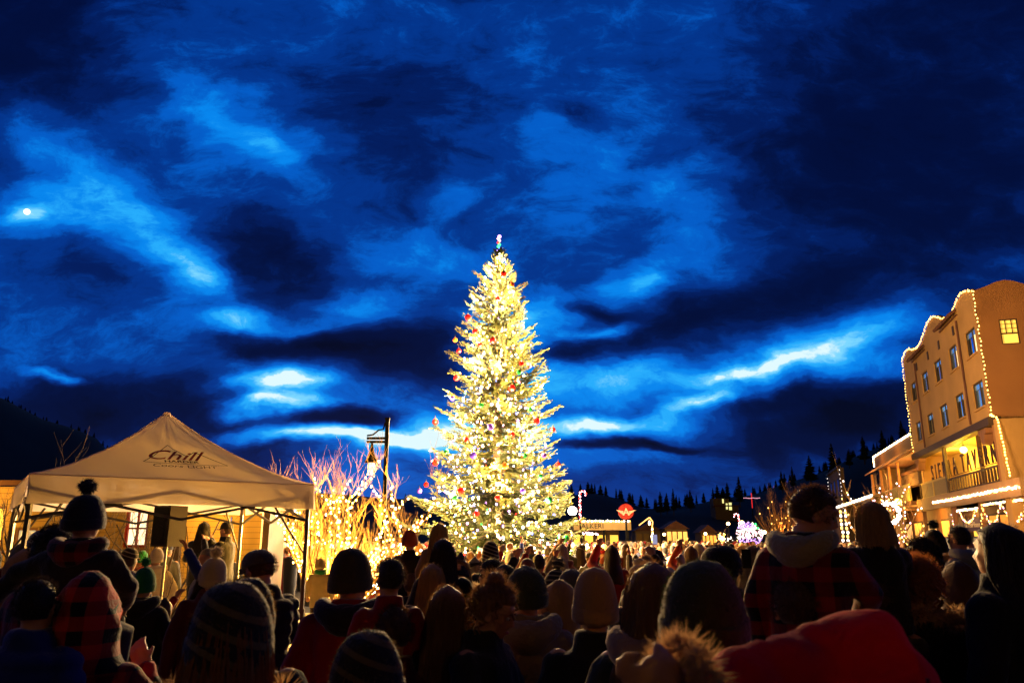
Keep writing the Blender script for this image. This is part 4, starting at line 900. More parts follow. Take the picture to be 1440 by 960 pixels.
# loudspeaker on stand
spk=at(235,757,11.3); so2=empty('loudspeaker',(spk.x,11.3,0),R(-22),'black loudspeaker raised on a pole stand under the back of the tent','loudspeaker')
z0=at(235,768,11.3).z; z1=at(235,711,11.3).z
MB().prism([(-.15,z0),(.15,z0),(.15,z1),(-.15,z1)],-.14,.18).obj('cabinet',mat('speaker_box',(.035,.025,.018),.6,.2,4,.2,60),so2)
MB().box((-.13,-.16,z0+.03),(.13,-.143,z1-.03)).obj('grille',M_metal,so2); MB().tube([(0,-.161,z0+.19),(0,-.175,z0+.19)],.10,20).obj('woofer',M_metal,so2); MB().box((-.08,-.172,z1-.2),(.08,-.161,z1-.1)).obj('horn',M_metal,so2)
MB().tube([(0,0,.6),(0,0,z0)],.018,8).obj('pole',M_steel,so2)
for k in range(3):
    a=k*2.094+.4; MB().tube([(0,0,.75),(math.cos(a)*.5,math.sin(a)*.5,.015)],.012,6).obj('leg',M_steel,so2)
# dark parked van at the right edge
vn=empty('parked_van',(8.6,14.2,0),R(8),'dark parked van behind the woman at the right edge','van')
M_van=mat('dark_van_paint',(.008,.008,.009),.55,.2,2,0,spec=.2)
bd=MB(); prof_v=[(-2.3,.45),(2.3,.45),(2.35,.95),(2.2,1.15),(1.45,1.25),(.9,1.85),(.7,1.98),(-2.1,2.0),(-2.28,1.85),(-2.35,.9)]
bd.prism(prof_v,-.9,.9); bd.v=[(y,x,z) for x,y,z in bd.v]; bb=bd.obj('body',M_van,vn)
mo_=bb.modifiers.new('bevel','BEVEL'); mo_.width=.06; mo_.segments=3
MB().box((-.72,-2.375,1.2),(.72,-2.34,1.75)).obj('rear_window',M_glass,vn)
for s_ in (-1,1):
    MB().box((s_*.905-.01,-1.9,1.25),(s_*.905+.01,.6,1.78)).obj('side_window',M_glass,vn); MB().box((s_*.82-.07,-2.39,.85),(s_*.82+.07,-2.35,1.45)).obj('tail_light',mat('tail_red',(.2,.005,.005),.3,.1,2,0),vn)
    for yy in (-1.5,1.5):
        wq=MB().tube([(s_*.72,yy,.34),(s_*.93,yy,.34)],.34,20).obj('wheel',mat('tyre',(.01,.01,.01),.9,.1,3,0),vn); MB().tube([(s_*.935,yy,.34),(s_*.95,yy,.34)],.19,12).obj('rim',M_steel,wq)
pt_=MB().box((-.26,-2.40,.95),(.26,-2.38,1.1)).obj('number_plate',M_wht,vn); MB().box((-.85,-2.5,.5),(.85,-2.36,.68)).obj('bumper',M_metal,vn)
# ================================================================ people
M_skin=mat('skin',(.50,.25,.15),.55,.08,9,.08,60,spec=.4); M_skin2=mat('skin_brown',(.30,.14,.08),.55,.08,9,.08,60,spec=.4)
M_jean=mat('dark_jeans',(.02,.025,.045),.9,.3,8,.3,90); M_shoe=mat('shoe',(.02,.018,.015),.6,.3,6,.1,30)
def cloth(name,col,**k):
    k.setdefault('bump',.35); k.setdefault('bscale',70); k.setdefault('sheen',.5); k.setdefault('trans',.28); k.setdefault('scale',5)
    return mat(name,col,.85,.25,**k)
def remesh(mb,voxel,smooth=2,fn=None,m=None,name='m'):
    me=mb.mesh(name,None); o=bpy.data.objects.new(name,me)
    r=o.modifiers.new('r','REMESH'); r.mode='VOXEL'; r.voxel_size=voxel; r.use_smooth_shade=True
    if smooth: s=o.modifiers.new('s','SMOOTH'); s.iterations=smooth; s.factor=.5
    out=evaluated_copy(o); GARB.append(me)
    out.name=name
    if fn:
        nv=len(out.vertices); co=[0.0]*(3*nv); no=[0.0]*(3*nv); out.vertices.foreach_get('co',co); out.vertices.foreach_get('normal',no)
        for i in range(nv):
            k=fn(Vector(co[3*i:3*i+3])); co[3*i]+=no[3*i]*k; co[3*i+1]+=no[3*i+1]*k; co[3*i+2]+=no[3*i+2]*k
        out.vertices.foreach_set('co',co)
    out.materials.clear()
    if m: out.materials.append(m)
    out.polygons.foreach_set('use_smooth',[True]*len(out.polygons))
    return out
def ell_rings(secs,n=20,p=2.4):
    """sections (z,cx,cy,rx,ry) -> superelliptic rings"""
    out=[]
    for (z,cx,cy,rx,ry) in secs:
        r=[]
        for k in range(n):
            t=2*math.pi*k/n; c,s=math.cos(t),math.sin(t)
            r.append((cx+rx*math.copysign(abs(c)**(2/p),c),cy+ry*math.copysign(abs(s)**(2/p),s),z))
        out.append(r)
    return out
ARM={'down':((.255,-.04,1.15),(.265,.04,.90)),'pockets':((.30,-.07,1.17),(.215,.10,.99)),'phone':((.23,.19,1.24),(.075,.33,1.47)),
     'up':((.25,.17,1.50),(.13,.27,1.74)),'hold':((.28,.15,1.19),(.15,.22,1.40)),'front':((.25,.05,1.17),(.10,.27,1.12)),'side':((.42,-.02,1.33),(.66,-.02,1.28)),'face':((.24,.16,1.22),(.09,.20,1.50)),
     'out':((.40,.05,1.30),(.58,.12,1.12)),'knees':((.25,.14,1.20),(.14,.33,1.05))}
def frame_hand(mb,W,E,s,curl=.6,fr=.0078,flat=False):
    W,E=Vector(W),Vector(E); d=(W-E).normalized(); side=d.cross(Vector((0,1,0))); side=side.normalized() if side.length>.3 else d.cross(Vector((0,0,1))).normalized(); n=side.cross(d)
    # palm
    for t in (0,.2,.4,.6,.8,1): mb.ball(W+d*(.02+.065*t)+side*0,(.02,.02,.02),8,6); 
    for k in range(4):
        off=side*(k-1.5)*.0215
        for t in (0,.33,.66,1): mb.ball(W+d*(.02+.065*t)+off,.0125,8,6)
        L=(.060,.070,.066,.052)[k]; p=W+d*.085+off; pts=[p-d*.02,p]; dd=d.copy()
        for q in range(3): dd=(dd+n*curl*.55).normalized(); p=p+dd*L*(.45,.32,.27)[q]; pts.append(p.copy())
        mb.tube(pts,[fr*1.15,fr*1.1,fr,fr*.95,fr*.8],8); mb.ball(pts[-1],fr*.85,8,6)
    p=W+d*.03-side*.026*s; a=(d*.7-side*.75*s+n*.25).normalized(); b=(d*.9-side*.2*s+n*.5).normalized()
    mb.tube([p-a*.015,p,p+a*.035,p+a*.035+b*.03],[fr*1.3,fr*1.3,fr*1.15,fr*.85],8)
def body_mesh(arms,seat,hs,vox,head,sk,female):
    mb=MB(); tw=.92 if female else 1
    mb.rings(ell_rings([(.86,0,0,.15,.10),(.95,0,0,.155,.105),(1.08,0,0,.125,.09),(1.25,0,.005,.15,.105),(1.38,0,0,.165*tw,.10),(1.44,0,-.01,.12,.07),(1.47,0,-.012,.06,.055)],16))
    mb.tube([(0,-.02,1.42),(0,-.012,1.50),(0,.0,1.56)],[.062,.056,.055],12)
    for s,(k) in ((-1,arms[0]),(1,arms[1])):
        E,W=ARM[k]; S=(s*.175*tw,-.01,1.405); E=(s*E[0],E[1],E[2]); W=(s*W[0],W[1],W[2])
        mb.ball(S,.055,10,8); m_=Vector(S).lerp(Vector(E),.5); m2=Vector(E).lerp(Vector(W),.4)
        mb.tube([S,m_,E,m2,W,Vector(W)+(Vector(W)-Vector(E)).normalized()*.03],[.052,.047,.038,.038,.027,.026],10)
        if vox<.018: frame_hand(mb,W,E,s)
        else:
            frame_hand(mb,W,E,s,.5,.012)
        hx=s*.085
        if seat: P=[(hx,0,.90),(s*.12,.2,.91),(s*.135,.38,.87),(s*.13,.36,.62),(s*.12,.32,.45)]; foot=((s*.12,.32,.44),(s*.12,.44,.40))
        else: P=[(hx,0,.90),(s*.095,.01,.68),(s*.10,.01,.48),(s*.10,-.01,.30),(s*.10,-.02,.08)]; foot=((s*.10,-.03,.06),(s*.115,.14,.045))
        mb.tube(P,[.09,.078,.055,.054,.036],10); mb.tube([foot[0],((foot[0][0]+foot[1][0])/2,(foot[0][1]+foot[1][1])/2,(foot[0][2]+foot[1][2])/2),foot[1]],[.04,.042,.03],8)
    H=[]  # head in its own list so it can be scaled and turned
    hb_=MB()
    hb_.ball((0,-.012,1.645),(.077,.098,.102),18,13); hb_.ball((0,.022,1.575),(.058,.068,.068),16,11); hb_.ball((0,.052,1.545),(.032,.034,.03),10,8)
    hb_.ball((0,.018,1.60),(.068,.07,.06),14,9)
    hb_.tube([(0,.078,1.645),(0,.098,1.612),(0,.104,1.596)],[.010,.013,.015],8); hb_.ball((0.012,.092,1.592),.009,6,5); hb_.ball((-.012,.092,1.592),.009,6,5)
    hb_.ball((0,.079,1.668),(.05,.014,.012),10,6); hb_.ball((0,.082,1.566),(.022,.010,.007),10,6); hb_.ball((0,.080,1.556),(.019,.011,.007),10,6)
    for s in (-1,1): hb_.ball((s*.078,-.005,1.612),(.010,.021,.033),10,8); hb_.ball((s*.04,.058,1.608),(.02,.018,.018),8,6)
    T=head_T(head,hs); mb.add([T@Vector(v) for v in hb_.v],hb_.f)
    mb.tube([(0,-.012,1.48),T@Vector((0,-.01,1.57))],[.056,.055],12)
    return remesh(mb,vox,2 if vox<.015 else 1,None,sk,'body')
def head_T(head,hs):
    pitch,yaw,roll=head; pv=Vector((0,-.01,1.50))
    return Matrix.Translation(pv)@(Matrix.Rotation(R(yaw),4,'Z')@Matrix.Rotation(R(pitch),4,'X')@Matrix.Rotation(R(roll),4,'Y')).to_4x4()@Matrix.Diagonal((hs,hs,hs,1))@Matrix.Translation(-pv)
def fuzz(mb,pts,n,l,w,r,droop=0):
    for _ in range(n):
        p,nr=pts[r.randrange(len(pts))]; p=Vector(p); d=(Vector(nr)+Vector((r.gauss(0,.5),r.gauss(0,.5),r.gauss(0,.5)))).normalized(); d.z-=droop; q=d.orthogonal().normalized()*w; L=l*r.uniform(.4,1.2)
        mb.add([p-q,p+q,p+d*L],[(0,1,2)])
def shell_pts(c,rad,zmin=None,back=None,n=500,r=None):
    out=[]
    for _ in range(n):
        v=Vector((r.gauss(0,1),r.gauss(0,1),r.gauss(0,1))).normalized(); p=Vector((v.x*rad[0],v.y*rad[1],v.z*rad[2]))+Vector(c)
        if (zmin is None or p.z>zmin) and (back is None or p.y<back): out.append((p,v))
    return out
def hair_mesh(kind,r,lod):
    mb=MB(); n=28 if lod else 14
    fz=lod
    if kind in('short','curly','bun'):
        def rad(t,e):  # t angle from +x, e elevation -90..90
            y=math.sin(t)*math.cos(e); k=1
            f=max(0,y-.15)*max(0,.45-math.sin(e))*3.2
            nz=1+ (.05 if kind=='curly' else .015)*noise.noise((math.cos(t)*4+r.seed_,math.sin(t)*4,e*4))*2
            return max(.55,1-f)*nz
        rows=11; rs=[]
        for j in range(1,rows):
            e=-R(54)+(R(90)+R(54))*j/rows; ring=[]
            for k in range(n):
                t=2*math.pi*k/n; q=rad(t,e); R_=(.092,.114,.115) if kind!='short' else (.085,.107,.109)
                ring.append((R_[0]*q*math.cos(t)*math.cos(e),-.014+R_[1]*q*math.sin(t)*math.cos(e),1.648+R_[2]*q*math.sin(e)))
            rs.append(ring)
        rs.append([(0+.004*math.cos(2*math.pi*k/n),-.014+.004*math.sin(2*math.pi*k/n),1.648+(.115 if kind!='short' else .109)) for k in range(n)])
        mb.rings(rs)
        sp_=shell_pts((0,-.014,1.648),(.088,.110,.111),1.60,.06,900 if lod else 60,r)
        if lod: fuzz(mb,sp_,{'short':2600,'curly':3000,'bun':2400}[kind],{'short':.026,'curly':.05,'bun':.045}[kind],.0012,r)
        if kind=='bun':
            c=(0,-.055,1.765); mb.ball(c,(.05,.045,.038),12,8); fz_=shell_pts(c,(.05,.045,.038),n=200,r=r)
            if lod: fuzz(mb,fz_,500,.04,.0012,r)
        if kind in('curly','bun') and lod:
            for _ in range(170 if kind=='curly' else 60):
                v=Vector((r.gauss(0,1),r.gauss(0,1)-.3,r.gauss(0,1))).normalized(); 
                if v.y>.45 and v.z<.3: continue
                p=Vector((v.x*.095,v.y*.112-.014,v.z*.11+1.645)); a=r.random()*6; pts=[]
                for q in range(9): pts.append(p+Vector((math.cos(a+q*1.3)*.012,math.sin(a+q*1.3)*.012,-.011*q))+v*.012)
                mb.tube(pts,[.006]*8+[.002],4)
    elif kind in('long','bob','longwavy'):
        zend={'long':1.22,'bob':1.475,'longwavy':1.25}[kind]
        rows=22 if lod else 9; rs=[]
        for j in range(rows+1):
            z=1.765-(1.765-zend)*(j/rows)**.85; ring=[]
            for k in range(n):
                t=2*math.pi*k/n
                if z>1.64: q=math.sqrt(max(.0,1-((z-1.64)/.126)**2)); rx,ry,cy=.094*q,.116*q,-.012
                else:
                    u=(1.64-z)/(1.64-zend); rx=.094+(.025 if kind=='bob' else .05)*u**.7; ry=.116+.0*u; cy=-.014-.03*u
                    if kind=='bob': rx-=.03*max(0,u-.8); ry-=.1*max(0,u-.8)
                st=1+.022*math.sin(t*11+z*(9 if kind=='longwavy' else 2)+r.seed_)+.02*noise.noise((t*5,z*(14 if kind=='longwavy' else 4),r.seed_))+ (.02*math.sin(t*27) if lod else 0)
                x=rx*math.cos(t)*st; y=ry*math.sin(t)*st
                if z<1.705 and y>.02: y=.02+(y-.02)*(.25+.75*max(0,(z-1.68)/.03) if z>1.68 else .25)
                if z<1.52 and y>-.0: y=-.0+(y)*.25-.03*(1.52-z)
                if z<1.50: y-= .05*min(1,(1.50-z)/.1)
                ring.append((x,y+cy,z+ (.012*math.sin(t*9)+.02*r.random() if j==rows else 0)))
            rs.append(ring)
        mb.rings(rs)
        if lod:
            for _ in range(420):
                t=r.uniform(math.pi*.95,math.pi*2.05) if r.random()<.8 else r.random()*6.28
                j0=r.randint(1,rows//2); pts=[]; tt=t; off=r.uniform(.001,.007); kk=(t/(2*math.pi)*n)%n
                for j in range(j0,min(rows+1,j0+rows)):
                    a=Vector(rs[j][int(kk)%n]).lerp(Vector(rs[j][(int(kk)+1)%n]),kk%1); o=Vector((a.x,a.y,0)).normalized()
                    pts.append(a+o*(off+ (.006*math.sin(j*.9+t*7) if kind=='longwavy' else .002*math.sin(j*.5+t)))); kk+=r.uniform(-.05,.05)
                if len(pts)>3:
                    e=pts[-1]; pts.append(e+Vector((r.uniform(-.006,.006),0,-r.uniform(.0,.03)))); mb.tube(pts[::2]+[pts[-1]],[.0016]*(len(pts[::2]))+[.0005],3,cap=False)
            fuzz(mb,shell_pts((0,-.014,1.648),(.094,.116,.117),1.66,.04,400,r),350,.022,.0009,r)
    return mb
def hat_mesh(kind,r,lod):
    mb=MB(); n=48 if lod else 14
    rib=lambda t: 1+(.018*math.cos(t*24) if lod else 0)
    def dome(z0,top,rx,ry,cy,slouch=0,tilt=.0,pw=.55,rows=12,cone=0):
        rs=[]
        for j in range(rows+1):
            u=j/rows; z=z0+(top-z0)*u; q=max(.03,(1-u**(2.5 if not cone else 1.25))**pw); ring=[]
            for k in range(n):
                t=2*math.pi*k/n; x=rx*q*math.cos(t)*rib(t); y=ry*q*math.sin(t)*rib(t)+cy-slouch*u*u
                w_=.004*noise.noise((x*20,y*20,z*12+r.seed_)) 
                ring.append((x+w_,y+w_,z+tilt*y+ (.006*noise.noise((x*25,y*25,r.seed_)) if u>.4 else 0)))
            rs.append(ring)
        mb.rings(rs)
    if kind in('beanie','pompom','tall_beanie','cone_beanie'):
        top={'beanie':1.79,'pompom':1.80,'tall_beanie':1.83,'cone_beanie':1.825}[kind]
        sl={'beanie':.01,'pompom':.0,'tall_beanie':.02,'cone_beanie':.03}[kind]
        dome(1.60,top,.104,.121,-.016,sl,.12,.46 if kind!='cone_beanie' else .85,14,cone=kind=='cone_beanie')
        # turned up cuff
        rs=[]
        for (z,k_) in ((1.585,.985),(1.582,1.03),(1.60,1.055),(1.635,1.055),(1.65,1.035),(1.652,.985)):
            rs.append([(.102*k_*math.cos(2*math.pi*k/n)*rib(2*math.pi*k/n),-.016+.119*k_*math.sin(2*math.pi*k/n)*rib(2*math.pi*k/n),z+.12*.115*math.sin(2*math.pi*k/n)) for k in range(n)])
        if kind!='cone_beanie': mb.rings(rs,cap=False)
        if kind=='tall_beanie':
            pass
        if kind=='pompom':
            c=(0,-.02,1.838); mb.ball(c,.038,10,7); fuzz(mb,shell_pts(c,(.036,.036,.036),n=300,r=r),900 if lod else 60,.028,.0022 if lod else .008,r)
        if lod: fuzz(mb,shell_pts((0,-.016,1.67),(.096,.117,.115),1.62,None,900,r),1700,.012,.0008,r)
    elif kind=='cap':
        dome(1.655,1.775,.09,.112,-.012,0,.05,.5,10)
        b=[]; 
        for z_,o in ((1.655,0),(1.661,1)):
            b.append([(.078*math.cos(t),.085*math.sin(t)*(1.0) + .075+.02*0,z_+.0-.022*abs(math.cos(t))) for t in [math.pi*i/12 for i in range(13)]]+[(-.085+.17*i/6,.07,z_+.004) for i in range(7)])
        mb.rings(b)
    elif kind=='flatcap':
        dome(1.64,1.765,.099,.122,.0,-.012,-.1,.42,10); 
    elif kind=='turban':
        for i in range(5):
            z=1.60+i*.038; q=(1.0,1.06,1.03,.85,.5)[i]
            mb.tube([(.088*q*math.cos(t),-.015+.108*q*math.sin(t),z+.03*math.sin(t+i)) for t in [2*math.pi*k/20 for k in range(21)]],.026,8,cap=False)
        mb.ball((0,-.015,1.69),(.09,.11,.09),16,10)
    elif kind=='headband':
        mb.rings([[ (.092*k_*math.cos(2*math.pi*k/n),-.014+.115*k_*math.sin(2*math.pi*k/n),z+.15*.115*math.sin(2*math.pi*k/n)) for k in range(n)] for z,k_ in ((1.63,.97),(1.63,1.03),(1.66,1.06),(1.69,1.03),(1.69,.97))],cap=False)
    return mb
def hood_mesh(r,lod,fur=False,down=False):
    mb=MB(); n=24
    if down:
        rs=[]
        for i in range(15):
            t=math.pi*(-.12+1.24*i/14)+math.pi; c=Vector((.135*math.cos(t),-.02+.125*math.sin(t),1.475-.02*math.sin(t)*-1+.02*math.cos(t*2))); 
            q=.035+.03*math.sin(math.pi*i/14); o=Vector((math.cos(t),math.sin(t),0))
            rs.append([c+o*q*math.cos(a)*.9+Vector((0,0,q*math.sin(a)*1.15)) for a in [2*math.pi*k/10 for k in range(10)]])
        mb.rings(rs); mb.ball((0,-.135,1.43),(.11,.055,.09),14,9)
    else:
        rs=[]
        for j in range(13):
            u=j/12; z=1.42+.40*u; q=1 if u<.45 else math.sqrt(max(0.0,1-((u-.45)/.56)**2)); rx=(.125 if u>.2 else .125+.06*(1-u/.2)); ring=[]
            for k in range(n):
                t=2*math.pi*k/n; x=rx*q*math.cos(t); y=.145*q*math.sin(t)-.02-.015*u; w_=.014*noise.noise((t*3,z*14,r.seed_))+.004*math.sin(t*5+z*40)
                if u>.18 and y>.07: y=.07-.06*max(0,1-abs(x)/.075)*(1 if u<.85 else .2)
                ring.append((x+w_,y+w_,z))
            rs.append(ring)
        mb.rings(rs)
    return mb
_seed=[100]
class RR(random.Random): pass
def person(label,px,py,Y,H=None,yaw=0,hat=None,hat_m=None,hair=None,hair_m=None,coat_m=None,arms=('down','down'),seat=False,hs=1,head=(0,0,0),hood=None,hood_m=None,fur_m=None,
           puffer=False,skin=None,face=False,vox=.011,width=1,female=False,hem=.74,group='crowd watching the fir',legs_m=None,pz=None,lodhair=None,shoe_m=None,top_extra=0,scarf_m=None):
    """px,py: where the top of the head was surveyed; Y: distance in metres"""
    _seed[0]+=1; r=RR(_seed[0]); r.seed_=_seed[0]*.37; lod=vox<.018 if lodhair is None else lodhair
    topu=1.50+(1.752-1.50)*hs+({'beanie':.045,'pompom':.12,'tall_beanie':.09,'cone_beanie':.10,'cap':.02,'flatcap':.015,'turban':.03}.get(hat,0) or ({'bun':.05}.get(hair,.012)))*hs+(.07 if hood=='up' else 0)+top_extra
    top=at(px,py,Y)
    if seat: s=(H or 1.1)/1.75; loc=Vector((top.x,Y,top.z-topu*s))
    else: s=top.z/topu if H is None else H/1.75; loc=Vector((top.x,Y,top.z-topu*s))
    root=empty('person',loc,R(yaw),label,'person',group); root.scale=(s*width,s*width,s)
    T=head_T(head,hs)
    link('body',body_mesh(arms,seat,hs,vox,head,skin or M_skin,female),root)
    cm=coat_m or cloth('black_coat',(.012,.012,.013))
    # coat
    mb=MB(); tw=.95 if female else 1
    low=.84 if seat else hem
    secs=[(low,0,-.005,.20,.15),(low+.04,0,-.005,.205,.155),(max(.98,low+.08),0,0,.19,.145),(1.12,0,0,.185,.14),(1.28,0,0,.20*tw,.148),(1.38,0,-.008,.20*tw,.135),(1.425,0,-.012,.165,.11),(1.455,0,-.012,.11,.09),(1.535,0,-.014,.090,.087)]
    mb.rings(ell_rings(secs,20))
    for sd,k in ((-1,arms[0]),(1,arms[1])):
        E,W=ARM[k]; S=Vector((sd*.17*tw,-.012,1.375)); E=Vector((sd*E[0],E[1],E[2])); W=Vector((sd*W[0],W[1],W[2]))
        mb.ball(S,.083,12,9); mb.tube([S,S.lerp(E,.5),E,E.lerp(W,.5),W+(W-E).normalized()*.015],[.08,.076,.068,.062,.05],12); mb.ball(E,.066,10,7)
    if vox<.018:
        def dsp(c,sd=r.seed_):
            d=.010*noise.noise((c.x*9+sd,c.y*9,c.z*6))+.006*noise.noise((c.x*22,c.y*22+sd,c.z*14))
            if puffer: d+=.013*abs(math.sin(c.z*math.pi/.085+ .3*math.sin(c.x*9)))-.004
            return d
    else: dsp=None
    link('coat',remesh(mb,max(.014,vox*1.3),2,dsp,cm,'coat'),root)
    # trousers and shoes
    tb_=MB(); sh=MB()
    for sd in (-1,1):
        if seat: P=[(sd*.085,0,.88),(sd*.12,.2,.90),(sd*.138,.38,.87),(sd*.13,.36,.66),(sd*.12,.33,.50)]; ft=[(sd*.12,.29,.45),(sd*.12,.34,.43),(sd*.12,.45,.40)]
        else: P=[(sd*.085,0,.90),(sd*.098,.01,.68),(sd*.10,.012,.48),(sd*.10,-.01,.30),(sd*.10,-.02,.10)]; ft=[(sd*.10,-.06,.05),(sd*.105,.04,.055),(sd*.115,.155,.04)]
        tb_.tube(P,[.105,.092,.07,.068,.06],12); sh.tube(ft,[.045,.052,.038],10)
        if not seat: sh.tube([(sd*.10,-.03,.04),(sd*.10,-.025,.13)],[.052,.05],10)
    tb_.obj('trousers',legs_m or M_jean,root,True,fix=False); sh.obj('shoes' if False else 'footwear',shoe_m or M_shoe,root,True,fix=False)
    def onhead(name,mb_,m): 
        if not mb_.v: return
        mb_.v=[tuple(T@Vector(v)) for v in mb_.v]; return mb_.obj(name,m,root,True,fix=False)
    if hair: onhead('hair',hair_mesh(hair,r,lod),hair_m or M_hair['brown'])
    elif hat and not hair: onhead('hair',hair_mesh('short',r,False),hair_m or M_hair['brown'])
    if hat: onhead({'cap':'cap','flatcap':'flat_cap','turban':'knitted_turban','headband':'headband'}.get(hat,'beanie'),hat_mesh(hat,r,lod),hat_m or cloth('black_knit',(.03,.027,.024)))
    if hood:
        hm=hood_mesh(r,lod,down=hood=='down'); 
        if hood=='up': onhead('hood',hm,hood_m or cm)
        else: hm.obj('hood',hood_m or cm,root,True,fix=False)
    if fur_m:
        fm=MB(); P_=[]
        for i in range(60):
            t=math.pi*(.9+1.2*i/59); c=Vector((.15*math.cos(t),-.03+.16*math.sin(t),1.50+.02*math.sin(t*3)))
            for _ in range(8): v=Vector((r.gauss(0,1),r.gauss(0,1),r.gauss(0,1))).normalized(); P_.append((c+v*.022,v))
        fuzz(fm,P_,2600 if lod else 200,.05,.0022 if lod else .01,r); fm.obj('fur_trim',fur_m,root,fix=False)
    if scarf_m:
        sm_=MB()
        for i in range(2): sm_.tube([(.098*math.cos(t),-.012+.098*math.sin(t),1.475+.045*i+.012*math.sin(t*2+i)) for t in [2*math.pi*k/18 for k in range(19)]],.036,10,cap=False)
        sm_.obj('scarf',scarf_m,root,True,fix=False)
    if face:
        for sd in (-1,1):
            e=MB().ball(T@Vector((sd*.030,.077,1.628)),(.012*hs,.010*hs,.008*hs),10,7).obj('eye',mat('eye_white',(.6,.55,.5),.3,.05,3,0),root,True)
            MB().ball(T@Vector((sd*.030,.0855,1.628)),(.0055*hs,.003*hs,.0055*hs),8,6).obj('iris',mat('iris',(.03,.015,.01),.2,.1,3,0),e,True)
            MB().tube([T@Vector((sd*.014,.088,1.650)),T@Vector((sd*.03,.091,1.655)),T@Vector((sd*.046,.080,1.650))],[.003*hs,.004*hs,.002*hs],6).obj('eyebrow',hair_m or M_hair['brown'],root,True,fix=False)
        MB().ball(T@Vector((0,.0895,1.561)),(.021*hs,.006*hs,.008*hs),10,6).obj('mouth',mat('lips',(.35,.10,.08),.5,.1,3,0),root,True)
    return root
def hm(n,c,**k): return mat('hair_'+n,c,.5,.45,60,.4,140,spec=.4,vs=(1,1,.12),sheen=.4,trans=.45,**k)
M_hair={'brown':hm('brown',(.11,.052,.022)),'black':hm('black',(.022,.014,.010)),'dark':hm('dark_brown',(.05,.024,.012)),'blond':hm('blond',(.60,.38,.14)),'ginger':hm('ginger',(.36,.12,.03)),'light':hm('light_brown',(.26,.13,.05)),'grey':hm('grey',(.3,.28,.26))}
K=dict(
 black=cloth('black_coat',(.018,.017,.017)),navy=cloth('navy_coat',(.014,.018,.045)),blue=cloth('blue_coat',(.01,.03,.28)),red=cloth('red_coat',(.32,.012,.015)),darkred=cloth('maroon_coat',(.10,.008,.012)),
 tan=cloth('tan_knit',(.42,.24,.11)),cream=cloth('cream_knit',(.62,.50,.32)),green=cloth('dark_green_knit',(.06,.075,.03)),olive=cloth('olive_coat',(.05,.05,.02)),grey=cloth('grey_coat',(.10,.10,.11)),lightgrey=cloth('pale_grey_coat',(.30,.32,.38)),
 orange=cloth('orange_knit',(.55,.10,.02)),fleece=cloth('cream_fleece',(.38,.33,.20),bump=.8,bscale=45),yellow=cloth('yellow_coat',(.65,.48,.16),bump=.4),brown=cloth('brown_coat',(.12,.055,.025)),white=cloth('white_knit',(.65,.62,.58)),pink=cloth('pink_coat',(.45,.10,.16)),
 plaid=cloth('red_black_plaid',(.36,.014,.016),fn=plaid((.008,.006,.006),.15)),plaidbig=cloth('buffalo_check',(.60,.02,.016),fn=plaid((.006,.005,.005),.11)),plaiddark=cloth('dim_red_plaid',(.22,.010,.012),fn=plaid((.01,.006,.006),.12)),
 stripe=cloth('striped_knit',(.02,.016,.014),fn=stripes((.45,.36,.25),.042,2,.28,.35)),band=cloth('banded_knit',(.03,.024,.018),fn=stripes((.16,.11,.05),.06,2,.3,.4)),greenhat=cloth('bright_green_knit',(.01,.18,.04)),redhat=cloth('red_knit',(.5,.02,.02)),fur=mat('fur',(.55,.34,.16),.8,.4,30,0,trans=.5),furpale=mat('pale_fur',(.65,.5,.32),.8,.3,30,0,trans=.5))
BK='black'
P_=person
# ---- nearest row
P_('man in a big black beanie with bare neck, closest to the camera right of centre',983,780,2.25,hat='beanie',hat_m=K['green'],hair='short',hair_m=M_hair['black'],coat_m=K['black'],head=(4,-14,0),vox=.009,width=1.04)
P_('child in a black beanie with a pale patterned band at the bottom edge centre left',520,878,2.45,hat='beanie',hat_m=K['band'],hair='long',hair_m=M_hair['light'],coat_m=K['black'],hs=1.12,vox=.010)
P_('adult in a tall tan beanie and black coat in the middle of the picture',835,791,3.9,hat='tall_beanie',hat_m=K['tan'],hair='short',coat_m=K['black'],vox=.010,width=1.02)
P_('woman with bushy brown wavy hair left of the big black beanie',918,790,3.15,hair='longwavy',hair_m=M_hair['light'],coat_m=K['olive'],female=True,vox=.010,head=(0,-12,0),hood='down',hood_m=K['tan'],yaw=-15)
P_('person in a dark green knit beanie and cream fleece coat looking away',740,793,4.55,hat='beanie',hat_m=K['green'],hair='short',coat_m=K['fleece'],hood='down',hood_m=K['fleece'],arms=('down','face'),vox=.010,width=1.12)
P_('woman with brown hair in a messy bun looking down to the right',684,803,4.0,hair='bun',hair_m=M_hair['light'],coat_m=K['black'],yaw=-118,head=(-22,12,0),face=True,female=True,vox=.009,arms=('front','front'))
P_('woman with long brown hair rim lit on the left, seen from behind',630,822,4.1,hair='long',hair_m=M_hair['light'],coat_m=K['black'],female=True,vox=.011)
P_('woman in a brown hood with long hair left of the tan beanie',786,811,4.9,hair='longwavy',hair_m=M_hair['ginger'],hood='up',hood_m=K['tan'],coat_m=K['brown'],female=True,vox=.012)
P_('man in a flat black beanie and red jacket with black hood',497,765,5.0,hat='tall_beanie',hat_m=K['olive'],hair='short',coat_m=K['red'],hood='down',hood_m=K['black'],arms=('down','carry' if 'carry' in ARM else 'front'),vox=.011,width=1.15,head=(0,-22,0))
P_('short haired boy in red held up beside the man in the flat beanie',550,783,4.05,H=1.22,seat=True,hair='short',hair_m=M_hair['dark'],coat_m=K['red'],hs=1.12,arms=('front','front'),yaw=12,head=(0,20,0),vox=.010,group=None)
P_('adult in dark red coat carrying the short haired boy',556,850,4.0,hair='short',coat_m=K['darkred'],arms=('hold','hold'),vox=.014,H=1.70)
